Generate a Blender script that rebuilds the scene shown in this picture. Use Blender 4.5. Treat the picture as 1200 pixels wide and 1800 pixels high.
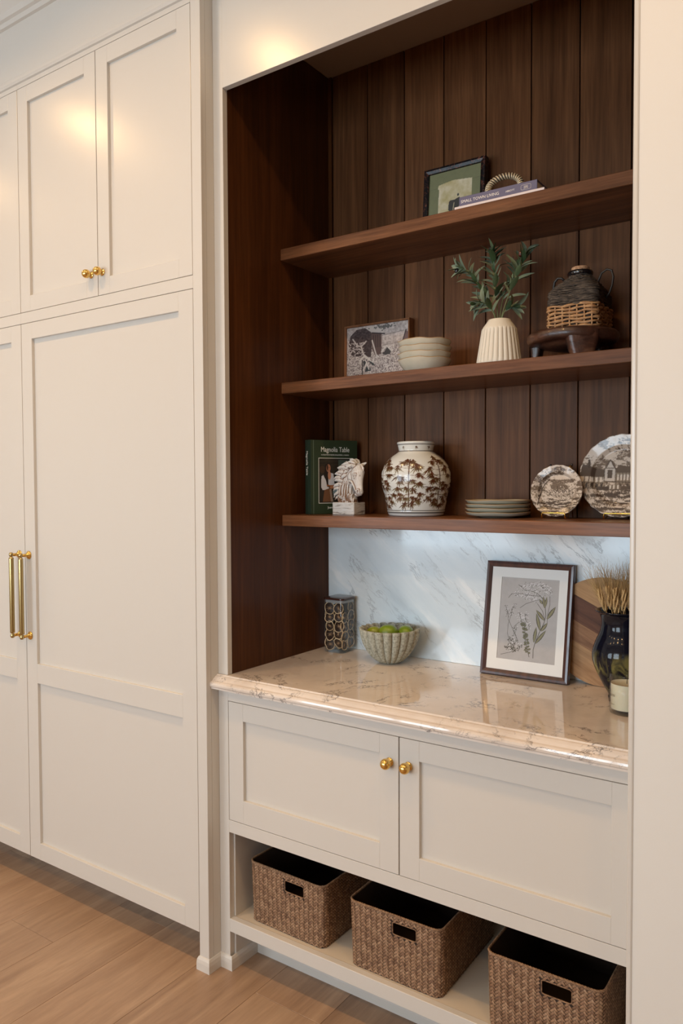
import bpy, bmesh, math, random
import numpy as np
from mathutils import Vector, Matrix, Euler
for o in list(bpy.data.objects): bpy.data.objects.remove(o)
S = bpy.context.scene; COL = S.collection
R = math.radians; PI = math.pi
# ---------------------------------------------------------------- camera
cam = bpy.data.cameras.new('camera'); co = bpy.data.objects.new('camera', cam); COL.objects.link(co); S.camera = co
ya, pi_, ro = R(-34.7303), R(-1.9356), R(-0.234)
fw = Vector((math.sin(ya)*math.cos(pi_), math.cos(ya)*math.cos(pi_), math.sin(pi_)))
rt0 = Vector((math.cos(ya), -math.sin(ya), 0)); up0 = rt0.cross(fw)
rt = rt0*math.cos(ro)+up0*math.sin(ro); up = up0*math.cos(ro)-rt0*math.sin(ro)
M3 = Matrix((rt, up, -fw)).transposed()
co.matrix_world = Matrix.Translation((1.6156, -1.7185, 1.4888)) @ M3.to_4x4()
cam.sensor_fit = 'VERTICAL'; cam.sensor_height = 36; cam.lens = 1355.53/1800*36; cam.clip_start = .02
# ---------------------------------------------------------------- light and exposure
vs = S.view_settings; vs.view_transform = 'Standard'; vs.look = 'None'; vs.exposure = 0.13; vs.gamma = 1; vs.use_curve_mapping = False
S.cycles.max_bounces = 8; S.cycles.diffuse_bounces = 5; S.cycles.glossy_bounces = 4; S.cycles.transmission_bounces = 8; S.cycles.transparent_max_bounces = 24
S.cycles.caustics_reflective = False; S.cycles.caustics_refractive = False; S.cycles.sample_clamp_indirect = 6
W = bpy.data.worlds.new('world'); S.world = W; W.use_nodes = True
W.node_tree.nodes['Background'].inputs[0].default_value = (.62, .80, 1, 1); W.node_tree.nodes['Background'].inputs[1].default_value = 2.2
ZC = 3.3                                                            # ceiling height
CAN_X = (-2.78, -1.63, -.48, .67, 1.82); CAN_Y = (-.87, -2.7); CAN_W = 7.7; CAN_COL = (1, .60, .25)
WINDOWS = [(-.42, 1.25, .86, 2.35), (-2.7, -1.1, .86, 2.35)]; WIN_W = 68.0; WIN_COL = (.76, .90, 1.0)  # second window is unseen, added for more daylight
YB = -4.0                                                           # the wall behind the camera, with its window and the added one
def area(name, loc, rot, sx, sy, power, col):
    l = bpy.data.lights.new(name, 'AREA'); l.shape = 'RECTANGLE'; l.size = sx; l.size_y = sy; l.energy = power; l.color = col
    o = bpy.data.objects.new(name, l); o.location = loc; o.rotation_euler = rot; COL.objects.link(o); return o
for (x0, x1, z0, z1) in WINDOWS:                                    # area lamp in each window; the second one is added fill
    area('window_daylight', ((x0+x1)/2, YB-.16, (z0+z1)/2), (R(90), 0, 0), x1-x0, z1-z0, WIN_W*(x1-x0)*(z1-z0)/2.8, WIN_COL)
# ---------------------------------------------------------------- helpers
def tag(o, label=None, cat=None, group=None, kind=None):
    if label: o['label'] = label
    if cat: o['category'] = cat
    if group: o['group'] = group
    if kind: o['kind'] = kind
    return o
def thing(name, label, cat, loc=(0, 0, 0), rz=0, group=None):
    o = bpy.data.objects.new(name, None); COL.objects.link(o); o.location = loc; o.rotation_euler = (0, 0, rz)
    o.empty_display_size = .02
    return tag(o, label, cat, group)
def link(name, me, m=None, parent=None, loc=None, rot=None):
    o = bpy.data.objects.new(name, me); COL.objects.link(o)
    if m is not None and not me.materials: me.materials.append(m)
    if parent is not None: o.parent = parent
    if loc is not None: o.location = loc
    if rot is not None: o.rotation_euler = rot
    return o
def fin(name, bm, m, parent=None, smooth=False, loc=None, rot=None, angle=None):
    bmesh.ops.recalc_face_normals(bm, faces=bm.faces)
    me = bpy.data.meshes.new(name); bm.to_mesh(me); bm.free()
    if smooth:
        me.shade_smooth()
        if angle: me.set_sharp_from_angle(angle=R(angle))
    ms = m if isinstance(m, (list, tuple)) else [m]
    for k in ms: me.materials.append(k)
    return link(name, me, None, parent, loc, rot)
def struct(o): o['kind'] = 'structure'; return o
def B(): return bmesh.new()
def box(bm, x0, x1, y0, y1, z0, z1, bev=0, mi=0, M=None):
    t = bmesh.new()
    v = [t.verts.new(p) for p in ((x0,y0,z0),(x1,y0,z0),(x1,y1,z0),(x0,y1,z0),(x0,y0,z1),(x1,y0,z1),(x1,y1,z1),(x0,y1,z1))]
    for f in ((0,3,2,1),(4,5,6,7),(0,1,5,4),(1,2,6,5),(2,3,7,6),(3,0,4,7)): t.faces.new([v[i] for i in f])
    if bev: bmesh.ops.bevel(t, geom=list(t.edges), offset=bev, segments=1 if bev < .003 else 2, affect='EDGES', profile=.5)
    merge(bm, t, mi, M)
def merge(bm, t, mi=0, M=None):
    if M is not None: bmesh.ops.transform(t, matrix=M, verts=t.verts)
    mp = {v: bm.verts.new(v.co) for v in t.verts}
    for f in t.faces:
        try: g = bm.faces.new([mp[v] for v in f.verts]); g.material_index = mi if mi else f.material_index; g.smooth = f.smooth
        except ValueError: pass
    t.free()
def tube(bm, pts, rad, n=8, closed=False, caps=True, mi=0, flat=1.0, up=(0, 0, 1)):
    pts = [Vector(p) for p in pts]; N = len(pts)
    rad = rad if hasattr(rad, '__len__') else [rad]*N
    rings = []; prev = None
    for i, p in enumerate(pts):
        a = pts[(i-1) % N] if (closed or i > 0) else p; b = pts[(i+1) % N] if (closed or i < N-1) else p
        t = (b-a); t = t.normalized() if t.length > 1e-9 else Vector((0, 0, 1))
        if prev is None:
            u = Vector(up); u = u - t*u.dot(t)
            if u.length < 1e-3: u = Vector((1, 0, 0)) - t*t.x
            u.normalize()
        else:
            u = prev - t*prev.dot(t); u = u.normalized() if u.length > 1e-6 else prev
        prev = u; w = t.cross(u)
        rings.append([bm.verts.new(p + (u*math.cos(2*PI*k/n)*flat + w*math.sin(2*PI*k/n))*rad[i]) for k in range(n)])
    for i in range(N if closed else N-1):
        A, Bq = rings[i], rings[(i+1) % N]
        for k in range(n):
            f = bm.faces.new((A[k], A[(k+1) % n], Bq[(k+1) % n], Bq[k])); f.material_index = mi; f.smooth = True
    if caps and not closed:
        for r_, rev in ((rings[0], True), (rings[-1], False)):
            f = bm.faces.new(r_[::-1] if rev else r_); f.material_index = mi
    return rings
def lathe(bm, prof, n=48, rf=None, mi=0, c=(0, 0)):
    """prof: list of (r, z); rf(theta, r, z, i) -> (r, z) lets the wall ripple"""
    rings = []
    for i, (r, z) in enumerate(prof):
        if r < 1e-6: rings.append([bm.verts.new((c[0], c[1], z))]); continue
        ring = []
        for k in range(n):
            th = 2*PI*k/n; rr, zz = rf(th, r, z, i) if rf else (r, z)
            ring.append(bm.verts.new((c[0]+rr*math.cos(th), c[1]+rr*math.sin(th), zz)))
        rings.append(ring)
    for A, Bq in zip(rings, rings[1:]):
        for k in range(n):
            k2 = (k+1) % n
            if len(A) == 1 and len(Bq) == 1: continue
            if len(A) == 1: f = bm.faces.new((A[0], Bq[k2], Bq[k]))
            elif len(Bq) == 1: f = bm.faces.new((A[k], A[k2], Bq[0]))
            else: f = bm.faces.new((A[k], A[k2], Bq[k2], Bq[k]))
            f.material_index = mi; f.smooth = True
    return rings
def prism(bm, poly, x0, x1, mi=0):
    """polygon of (y, z) pushed along x"""
    a = [bm.verts.new((x0, y, z)) for y, z in poly]; b = [bm.verts.new((x1, y, z)) for y, z in poly]; n = len(poly)
    for i in range(n): bm.faces.new((a[i], a[(i+1) % n], b[(i+1) % n], b[i])).material_index = mi
    bm.faces.new(a[::-1]); bm.faces.new(b)
def text(name, s, size, m, parent, loc, rot=(R(90), 0, 0), align='CENTER', depth=.0003, sx=1.0, sp=1.0, bold=0):
    cu = bpy.data.curves.new(name, 'FONT'); cu.body = s; cu.size = size; cu.align_x = align; cu.extrude = depth; cu.space_character = sp; cu.offset = bold; cu.resolution_u = 3
    o = bpy.data.objects.new(name, cu); COL.objects.link(o)
    dg = bpy.context.evaluated_depsgraph_get(); me = bpy.data.meshes.new_from_object(o.evaluated_get(dg))
    bpy.data.objects.remove(o); bpy.data.curves.remove(cu); me.name = name
    me.materials.clear(); me.materials.append(m)
    q = link(name, me, None, parent, loc, rot); q.scale = (sx, 1, 1); return q
# ---------------------------------------------------------------- materials
def mat(name, col=(.8,.8,.8), rough=.5, metal=0, spec=.5, trans=0, ior=1.5, coat=0, coat_rough=.05, emit=None, estr=0, sheen=0):
    m = bpy.data.materials.new(name); m.use_nodes = True; b = m.node_tree.nodes['Principled BSDF']
    b.inputs['Base Color'].default_value = (*col, 1); b.inputs['Roughness'].default_value = rough; b.inputs['Metallic'].default_value = metal
    b.inputs['Specular IOR Level'].default_value = spec; b.inputs['Transmission Weight'].default_value = trans; b.inputs['IOR'].default_value = ior
    b.inputs['Coat Weight'].default_value = coat; b.inputs['Coat Roughness'].default_value = coat_rough
    if emit: b.inputs['Emission Color'].default_value = (*emit, 1); b.inputs['Emission Strength'].default_value = estr
    return m
class N:
    """tiny node builder"""
    def __init__(s, m): s.m = m; s.t = m.node_tree; s.b = s.t.nodes['Principled BSDF']
    def n(s, typ, **kw):
        q = s.t.nodes.new(typ)
        for k, v in kw.items():
            if k in q.inputs: q.inputs[k].default_value = v
            else: setattr(q, k, v)
        return q
    def l(s, a, b): s.t.links.new(a, b)
    def co(s, scale=(1, 1, 1), rot=(0, 0, 0), kind='Object', loc=(0, 0, 0)):
        c = s.n('ShaderNodeTexCoord'); mp = s.n('ShaderNodeMapping'); mp.inputs['Scale'].default_value = scale; mp.inputs['Rotation'].default_value = rot; mp.inputs['Location'].default_value = loc
        s.l(c.outputs[kind], mp.inputs[0]); return mp.outputs[0]
    def noise(s, vec, scale=5, detail=4, rough=.5, dist=0):
        q = s.n('ShaderNodeTexNoise', Scale=scale, Detail=detail, Roughness=rough, Distortion=dist); s.l(vec, q.inputs['Vector']); return q.outputs[0]
    def ramp(s, fac, stops, interp='LINEAR'):
        q = s.n('ShaderNodeValToRGB'); cr = q.color_ramp; cr.interpolation = interp
        while len(cr.elements) < len(stops): cr.elements.new(.5)
        for e, (p, c) in zip(cr.elements, stops): e.position = p; e.color = (*c, 1) if len(c) == 3 else c
        s.l(fac, q.inputs[0]); return q.outputs[0]
    def mix(s, fac, a, b, mode='MIX'):
        q = s.n('ShaderNodeMix', data_type='RGBA', blend_type=mode)
        for v, i in ((fac, 0), (a, 6), (b, 7)):
            if isinstance(v, (int, float)): q.inputs[i].default_value = v
            elif isinstance(v, tuple): q.inputs[i].default_value = (*v, 1) if len(v) == 3 else v
            else: s.l(v, q.inputs[i])
        return q.outputs[2]
    def bump(s, h, strength=.3, dist=.001):
        q = s.n('ShaderNodeBump', Strength=strength, Distance=dist); s.l(h, q.inputs['Height']); s.l(q.outputs[0], s.b.inputs['Normal']); return q
    def base(s, c): s.l(c, s.b.inputs['Base Color'])
def objrand(nn):
    return nn.n('ShaderNodeObjectInfo').outputs['Random']
def g3(v): return (v, v, v)
# painted cabinetry: warm off-white, satin, very faint roller texture
paint = mat('cabinet_paint', (.61, .57, .515), .25, spec=.5)
n = N(paint); n.bump(n.noise(n.co(), 220, 3), .035, .001)
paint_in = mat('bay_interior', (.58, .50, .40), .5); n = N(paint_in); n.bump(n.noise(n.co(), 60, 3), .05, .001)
wallpaint = mat('wall_paint', (.70, .665, .61), .6); n = N(wallpaint); n.bump(n.noise(n.co(), 160, 3), .06, .001)
ceilpaint = mat('ceiling_paint', (.78, .76, .72), .8); n = N(ceilpaint); n.bump(n.noise(n.co(), 90, 3), .05, .001)
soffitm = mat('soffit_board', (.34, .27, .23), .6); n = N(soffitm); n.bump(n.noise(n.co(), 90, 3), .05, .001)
def wood(name, dark, light, rough=.38, scale=(30, 30, 1.2), along='z', varies=True, coat=0, bumpy=.12, fine=1.0):
    m = mat(name, light, rough, coat=coat, coat_rough=.12, spec=.13); n = N(m)
    sc = {'z': (scale[0], scale[1], scale[2]), 'x': (scale[2], scale[0], scale[1]), 'y': (scale[0], scale[2], scale[1])}[along]
    v = n.co(sc)
    if varies:                                                       # every board gets its own stretch of grain
        r = objrand(n); k = n.n('ShaderNodeVectorMath', operation='ADD'); sc2 = n.n('ShaderNodeVectorMath', operation='SCALE'); cb = n.n('ShaderNodeCombineXYZ')
        for i in range(3): n.l(r, cb.inputs[i])
        n.l(cb.outputs[0], sc2.inputs[0]); sc2.inputs['Scale'].default_value = 37.0
        n.l(v, k.inputs[0]); n.l(sc2.outputs[0], k.inputs[1]); v = k.outputs[0]
    a = n.noise(v, 1.0, 6, .62, .6); f = n.noise(v, 6.0*fine, 5, .6)
    mid = tuple((p+q)/2 for p, q in zip(dark, light))
    c = n.ramp(a, [(.25, dark), (.5, mid), (.72, light)])
    c2 = n.ramp(f, [(.3, g3(.62)), (.65, g3(1.12))]); c = n.mix(.75, c, c2, 'MULTIPLY')
    if varies:
        t = n.ramp(objrand(n), [(0, g3(.86)), (1, g3(1.14))]); c = n.mix(1, c, t, 'MULTIPLY')
    n.base(c); n.bump(f, bumpy, .001); return m
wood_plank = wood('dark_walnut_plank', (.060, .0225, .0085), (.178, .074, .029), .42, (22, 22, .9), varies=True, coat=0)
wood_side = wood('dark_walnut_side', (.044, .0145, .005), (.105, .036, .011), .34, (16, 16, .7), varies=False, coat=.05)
wood_shelf = wood('walnut_shelf', (.078, .031, .0135), (.23, .098, .044), .34, (26, 26, 1.6), along='x', varies=True, coat=.1)
blackm = mat('groove_shadow_paint', (.008, .006, .005), .7)
oak = None
def oakmat():
    m = mat('oak_floor', (.4, .25, .15), .42); n = N(m); v = n.co((9, .8, 9))
    r = objrand(n); cb = n.n('ShaderNodeCombineXYZ'); n.l(r, cb.inputs[0]); n.l(r, cb.inputs[1]); s2 = n.n('ShaderNodeVectorMath', operation='SCALE'); n.l(cb.outputs[0], s2.inputs[0]); s2.inputs['Scale'].default_value = 53
    k = n.n('ShaderNodeVectorMath', operation='ADD'); n.l(v, k.inputs[0]); n.l(s2.outputs[0], k.inputs[1]); v = k.outputs[0]
    a = n.noise(v, 1.0, 7, .6, 1.2); f = n.noise(v, 9, 6, .65)
    c = n.ramp(a, [(.24, (.20, .12, .072)), (.42, (.31, .195, .122)), (.6, (.375, .245, .155)), (.8, (.46, .315, .205))])
    c = n.mix(.8, c, n.ramp(f, [(.3, g3(.78)), (.65, g3(1.06))]), 'MULTIPLY')
    c = n.mix(1, c, n.ramp(objrand(n), [(0, g3(.88)), (1, g3(1.1))]), 'MULTIPLY')
    w = n.n('ShaderNodeTexVoronoi', Scale=1.3); n.l(n.co((1.2, .7, 1)), w.inputs['Vector'])
    kn = n.ramp(w.outputs['Distance'], [(0, g3(.35)), (.035, g3(.8)), (.07, g3(1))]); c = n.mix(.8, c, kn, 'MULTIPLY')
    n.base(c); n.bump(f, .18, .001); return m
oak = oakmat()
def marble(name, stops, ang, veincol, rough=.09, spec=.55, stretch=6.0, scale=1.0, tilt=(0, 0, 0), vthin=1.0):
    m = mat(name, stops[2][1], rough, spec=spec); n = N(m)
    v0 = n.co((1, 1, 1), (0, R(ang), 0)); v1_ = n.n('ShaderNodeMapping'); v1_.inputs['Rotation'].default_value = tuple(R(q) for q in tilt); n.l(v0, v1_.inputs[0]); v = v1_.outputs[0]
    wn = n.n('ShaderNodeTexNoise', Scale=3.4*scale, Detail=5, Roughness=.55); n.l(v, wn.inputs['Vector'])
    ad = n.n('ShaderNodeVectorMath', operation='MULTIPLY_ADD'); n.l(wn.outputs['Color'], ad.inputs[0]); ad.inputs[1].default_value = (.10, .10, .10); n.l(v, ad.inputs[2])
    st = n.n('ShaderNodeMapping'); st.inputs['Scale'].default_value = (1.0*scale, 1.0*scale, stretch*scale); n.l(ad.outputs[0], st.inputs[0]); sv = st.outputs[0]
    big = n.noise(sv, 1.3, 6, .6, .15); c = n.ramp(big, stops)
    def veins(sc, lo, w, thr, seed):
        q = n.noise(sv, sc, 9, .66, .5); a = n.n('ShaderNodeMath', operation='SUBTRACT'); n.l(q, a.inputs[0]); a.inputs[1].default_value = .5+seed
        b = n.n('ShaderNodeMath', operation='ABSOLUTE'); n.l(a.outputs[0], b.inputs[0]); r = n.ramp(b.outputs[0], [(0, g3(1)), (w*.3, g3(.6)), (w, g3(0))])
        k = n.ramp(n.noise(v, lo*scale, 5), [(thr, g3(0)), (thr+.14, g3(1))]); mm = n.mix(1, r, k, 'MULTIPLY'); return mm
    c = n.mix(veins(1.0, 4.5, .013*vthin, .46, .02), c, veincol); c = n.mix(veins(1.9, 7.0, .010*vthin, .53, -.03), c, veincol)
    n.base(c); return m
marb = marble('cool_veined_marble', [(.28, (.56, .65, .71)), (.42, (.73, .82, .87)), (.55, (.79, .87, .91)), (.62, (.93, .97, .98))], -42, (.36, .40, .43), .12, .6, 5.5)
marb_top = marble('warm_veined_marble', [(.26, (.54, .45, .38)), (.42, (.68, .59, .51)), (.56, (.76, .67, .59)), (.72, (.86, .79, .72))], 0, (.16, .14, .13), .05, .6, 2.2, 1.9, (0, 0, 55), .75)  # white marble; the counter top's shade and brown reflection tinted into its colour
brass = mat('polished_brass', (.80, .52, .16), .16, 1); n = N(brass); n.bump(n.noise(n.co(), 90, 2), .02, .001)
brass_sat = mat('satin_brass', (.44, .33, .15), .26, 1)
gold = mat('gold_wire', (.95, .62, .14), .22, 1)
def thin_glass(name, tint, refl=1.0):
    m = bpy.data.materials.new(name); m.use_nodes = True; t = m.node_tree; t.nodes.remove(t.nodes['Principled BSDF']); o = t.nodes['Material Output']
    a = t.nodes.new('ShaderNodeBsdfTransparent'); a.inputs[0].default_value = (*tint, 1); g = t.nodes.new('ShaderNodeBsdfGlossy'); g.inputs['Roughness'].default_value = .02
    f = t.nodes.new('ShaderNodeLayerWeight'); f.inputs[0].default_value = .5; p_ = t.nodes.new('ShaderNodeMath'); p_.operation = 'POWER'; p_.inputs[1].default_value = 4.0; t.links.new(f.outputs['Facing'], p_.inputs[0]); k = t.nodes.new('ShaderNodeMath'); k.operation = 'MULTIPLY_ADD'; k.inputs[1].default_value = .7*refl; k.inputs[2].default_value = .035
    x = t.nodes.new('ShaderNodeMixShader'); t.links.new(p_.outputs[0], k.inputs[0]); t.links.new(k.outputs[0], x.inputs[0]); t.links.new(a.outputs[0], x.inputs[1]); t.links.new(g.outputs[0], x.inputs[2]); t.links.new(x.outputs[0], o.inputs[0]); return m
glass = thin_glass('clear_glass', (.965, .975, .97), .8)
frameblk = mat('dark_wood_frame', (.055, .018, .013), .30, coat=.3); n = N(frameblk); c = n.ramp(n.noise(n.co((60, 60, 6)), 1, 4), [(.3, (.03, .010, .008)), (.7, (.085, .028, .020))]); n.base(c)
# vertex-painted flat print
def print_mat(name, rough=.6, coat=0, spec=.4):
    m = mat(name, (1, 1, 1), rough, coat=coat, spec=spec, coat_rough=.03); n = N(m); a = n.n('ShaderNodeAttribute'); a.attribute_name = 'Col'; n.base(a.outputs['Color']); return m
printm = print_mat('printed_paper'); printgloss = print_mat('glazed_print', .22, coat=.35)
canvasm = print_mat('painted_canvas', .75); n = N(canvasm); n.bump(n.noise(n.co(), 900, 2), .3, .0005)
# ---------------------------------------------------------------- painter for flat prints (writes vertex colours, no image files)
def lin(c): return tuple(((v/255)/12.92 if v <= 10 else ((v/255+.055)/1.055)**2.4) for v in c)
def vnoise(X, Y, seed=0):
    rng = np.random.RandomState(seed); T = rng.rand(64, 64)
    xi = np.floor(X).astype(int); yi = np.floor(Y).astype(int); fx = X-xi; fy = Y-yi; fx = fx*fx*(3-2*fx); fy = fy*fy*(3-2*fy)
    g = lambda a, b: T[a % 64, b % 64]
    return (g(xi, yi)*(1-fx)+g(xi+1, yi)*fx)*(1-fy)+(g(xi, yi+1)*(1-fx)+g(xi+1, yi+1)*fx)*fy
def fbm(X, Y, seed=0, o=4):
    s = 0; a = .5; t = 0
    for i in range(o): s = s+a*vnoise(X*2**i, Y*2**i, seed+i); t += a; a *= .5
    return s/t
class Canvas:
    """u right 0..w, v up 0..h; colours sRGB 0-255"""
    def __init__(s, w, h, nx, ny, bg):
        s.w, s.h = w, h; s.X, s.Y = np.meshgrid(np.linspace(0, w, nx), np.linspace(0, h, ny)); s.C = np.empty((ny, nx, 3)); s.C[:] = bg; s.aa = .6*w/nx
    def put(s, d, col, al=1.0):
        a = np.clip(.5-d/(2*s.aa), 0, 1)*al; s.C[:] = s.C*(1-a[..., None])+np.array(col, float)*a[..., None]
    def sub(s, x0, x1, y0, y1):
        nx = s.X.shape[1]; ny = s.X.shape[0]; m = 3*s.aa
        i0 = max(0, int((x0-m)/s.w*(nx-1))); i1 = min(nx, int((x1+m)/s.w*(nx-1))+2); j0 = max(0, int((y0-m)/s.h*(ny-1))); j1 = min(ny, int((y1+m)/s.h*(ny-1))+2)
        return slice(j0, j1), slice(i0, i1)
    def line(s, x0, y0, x1, y1, w, col, w2=None, al=1.0):
        w2 = w if w2 is None else w2; mw = max(w, w2)
        J, I = s.sub(min(x0, x1)-mw, max(x0, x1)+mw, min(y0, y1)-mw, max(y0, y1)+mw)
        X, Y = s.X[J, I], s.Y[J, I]
        if X.size == 0: return
        dx, dy = x1-x0, y1-y0; L = dx*dx+dy*dy+1e-12; t = np.clip(((X-x0)*dx+(Y-y0)*dy)/L, 0, 1)
        d = np.hypot(X-x0-t*dx, Y-y0-t*dy)-(w+(w2-w)*t)/2
        a = (np.clip(.5-d/(2*s.aa), 0, 1)*al)[..., None]; s.C[J, I] = s.C[J, I]*(1-a)+np.array(col, float)*a
    def path(s, pts, w, col, w2=None):
        n_ = len(pts)-1
        for i in range(n_):
            a = w if w2 is None else w+(w2-w)*i/n_; b = w if w2 is None else w+(w2-w)*(i+1)/n_
            s.line(*pts[i], *pts[i+1], a, col, b)
    def ell(s, x, y, rx, ry, col, rot=0, al=1.0):
        r = max(rx, ry); J, I = s.sub(x-r, x+r, y-r, y+r); X, Y = s.X[J, I]-x, s.Y[J, I]-y
        if X.size == 0: return
        c, q = math.cos(rot), math.sin(rot); U, V = (X*c+Y*q)/rx, (-X*q+Y*c)/ry
        d = (np.hypot(U, V)-1)*min(rx, ry); a = (np.clip(.5-d/(2*s.aa), 0, 1)*al)[..., None]; s.C[J, I] = s.C[J, I]*(1-a)+np.array(col, float)*a
    def leaf(s, x, y, ang, L, w, col):
        n_ = 5; px, py = x, y
        for i in range(n_):
            t0, t1 = i/n_, (i+1)/n_
            s.line(x+math.cos(ang)*L*t0, y+math.sin(ang)*L*t0, x+math.cos(ang)*L*t1, y+math.sin(ang)*L*t1, w*math.sin(PI*(.12+.88*t0)), col, w*math.sin(PI*(.12+.88*t1))*.999+1e-5)
    def poly(s, P, col, al=1.0):
        X, Y = s.X, s.Y; ins = np.zeros(X.shape, bool); n_ = len(P)
        for i in range(n_):
            x0, y0 = P[i]; x1, y1 = P[(i+1) % n_]
            if y0 == y1: continue
            c = ((y0 > Y) != (y1 > Y)) & (X < (x1-x0)*(Y-y0)/(y1-y0)+x0); ins ^= c
        s.C[ins] = s.C[ins]*(1-al)+np.array(col, float)*al
    def colors(s):
        c = np.clip(s.C, 0, 255)/255; l = np.where(c <= .04045, c/12.92, ((c+.055)/1.055)**2.4); return l.reshape(-1, 3)
def setcol(me, cols):
    a = me.color_attributes.new('Col', 'FLOAT_COLOR', 'POINT'); q = np.ones((len(me.vertices), 4), np.float32); q[:, :3] = cols; a.data.foreach_set('color', q.ravel())
def sheet(name, cv, m, parent, pos=lambda u, v: (u, 0, v), loc=None, rot=None, mask=None):
    ny, nx = cv.X.shape; V = [pos(float(u), float(v)) for u, v in zip(cv.X.ravel(), cv.Y.ravel())]
    F = [(j*nx+i, j*nx+i+1, (j+1)*nx+i+1, (j+1)*nx+i) for j in range(ny-1) for i in range(nx-1) if mask is None or (mask[j, i] and mask[j+1, i+1] and mask[j+1, i] and mask[j, i+1])]
    me = bpy.data.meshes.new(name); me.from_pydata(V, [], F); me.materials.append(m); me.shade_smooth(); setcol(me, cv.colors()); return link(name, me, None, parent, loc, rot)
# ================================================================ THE ROOM
XR, YR = 1.215, -.14                                               # left edge and face of the wall right of the niche
fl = struct(link('floor', bpy.data.meshes.new('floor')))
bm = B(); box(bm, -4.2, 4.2, YB-.2, .75, -.06, -.014); t_ = bpy.data.meshes.new('floor'); bm.to_mesh(t_); bm.free(); t_.materials.append(blackm); fl.data = t_
random.seed(4)
PW = .237; k0 = -18
pm = {}
for k in range(k0, 18):                                            # oak planks run away from the camera, towards the cabinets
    x0 = .137+k*PW; y = YB+random.uniform(-1.4, -.3)
    if k == 0: cuts = [-3.2, -1.75, -.042, .6]
    elif k == -1: cuts = [-3.0, -1.2, .6]
    else: cuts = None
    ys = []
    if cuts: ys = [YB-.1]+cuts
    else:
        yy = YB-.1; ys = [yy]; yy += random.uniform(.6, 1.6)
        while yy < .5: ys.append(yy); yy += random.uniform(1.5, 2.1)
        ys.append(.6)
    for a, b in zip(ys, ys[1:]):
        bm = B(); box(bm, x0+.0004, x0+PW-.0004, a+.0004, b-.0004, -.014, 0, .0008); fin('plank', bm, oak, fl)
bm = B(); box(bm, -4.2, 4.2, YB-.2, .75, ZC, ZC+.1); struct(fin('ceiling', bm, ceilpaint))
bm = B(); box(bm, -4.2, 4.2, .64, .75, 0, ZC); struct(fin('wall_front', bm, wallpaint))
bm = B(); box(bm, -4.2, -4.0, YB-.2, .75, 0, ZC); struct(fin('wall_left', bm, wallpaint))
bm = B(); box(bm, 4.0, 4.2, YB-.2, .75, 0, ZC); struct(fin('wall_right', bm, wallpaint))
bm = B(); box(bm, XR+.004, 4.0, YR, .64, 0, ZC); struct(fin('wall_side', bm, wallpaint))
# rounded corner bead on the wall's left edge
bm = B()
prof = [(XR, YR+.07), (XR, YR+.004), (XR+.0012, YR-.0006), (XR+.004, YR-.003), (XR+.009, YR-.003), (XR+.0115, YR-.0015), (XR+.012, YR+.001), (XR+.012, YR+.07)]
a = [bm.verts.new((x, y, 0)) for x, y in prof]; b = [bm.verts.new((x, y, ZC)) for x, y in prof]
for i in range(len(prof)): bm.faces.new((a[i], a[(i+1) % len(prof)], b[(i+1) % len(prof)], b[i]))
bm.faces.new(a); bm.faces.new(b[::-1]); struct(fin('trim_1', bm, paint))
# wall behind the camera with its window and a second, added one
bm = B(); xs = [-4.0]+[v for w in sorted(WINDOWS) for v in w[:2]]+[4.0]
for i in range(0, len(xs), 2): box(bm, xs[i], xs[i+1], YB-.2, YB, 0, ZC)
for (x0, x1, z0, z1) in WINDOWS: box(bm, x0, x1, YB-.2, YB, 0, z0); box(bm, x0, x1, YB-.2, YB, z1, ZC)
struct(fin('wall_back', bm, wallpaint))
for i, (x0, x1, z0, z1) in enumerate(WINDOWS):
    w = struct(thing('window_%d' % (i+1), None, None)); bm = B(); f_ = .05
    box(bm, x0, x0+f_, YB-.1, YB-.04, z0, z1); box(bm, x1-f_, x1, YB-.1, YB-.04, z0, z1); box(bm, x0, x1, YB-.1, YB-.04, z0, z0+f_); box(bm, x0, x1, YB-.1, YB-.04, z1-f_, z1)
    for q in (1, 2): xx = x0+(x1-x0)*q/3; box(bm, xx-.02, xx+.02, YB-.09, YB-.05, z0, z1)
    zz = (z0+z1)/2; box(bm, x0, x1, YB-.09, YB-.05, zz-.02, zz+.02)
    fin('window_frame', bm, paint, w)
# recessed ceiling lights
lampglow = mat('lamp_lens', (1, 1, 1), .5, emit=(1, .80, .55), estr=18)
for yy in CAN_Y:
    for xx in CAN_X:
        t = thing('ceiling_light', 'round recessed warm light in the ceiling', 'ceiling light', (xx, yy, ZC), group='recessed ceiling lights')
        bm = B(); lathe(bm, [(.062, -.0005), (.085, -.0005), (.087, -.004), (.062, -.006), (.062, -.0005)], 24); fin('trim_ring', bm, ceilpaint, t, True)
        l = bpy.data.lights.new('can', 'AREA'); l.shape = 'DISK'; l.size = .11; l.energy = CAN_W*(1 if yy > -1 else .8); l.color = CAN_COL; l.spread = R(154)
        o = bpy.data.objects.new('lamp', l); o.location = (0, 0, -.008); o.parent = t; COL.objects.link(o)
# crown and bead mouldings above the cabinets
def crown(name, y, z0, z1, out, x0, x1):
    P = [(y+.0, z0), (y-.010, z0+.002), (y-.012, z0+.018), (y-.022, z0+.022), (y-.026, z0+.040), (y-out*.55, z0+(z1-z0)*.55), (y-out*.82, z0+(z1-z0)*.80), (y-out*.82, z0+(z1-z0)*.86), (y-out, z0+(z1-z0)*.88), (y-out, z1), (y, z1)]
    bm = B(); prism(bm, P, x0, x1); struct(fin(name, bm, paint, None, True, angle=25))
crown('trim_2', -.052, 3.155, ZC, .11, -4.0, -.0393)
crown('trim_3', 0.0, 3.155, ZC, .11, -.0393, XR)
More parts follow.
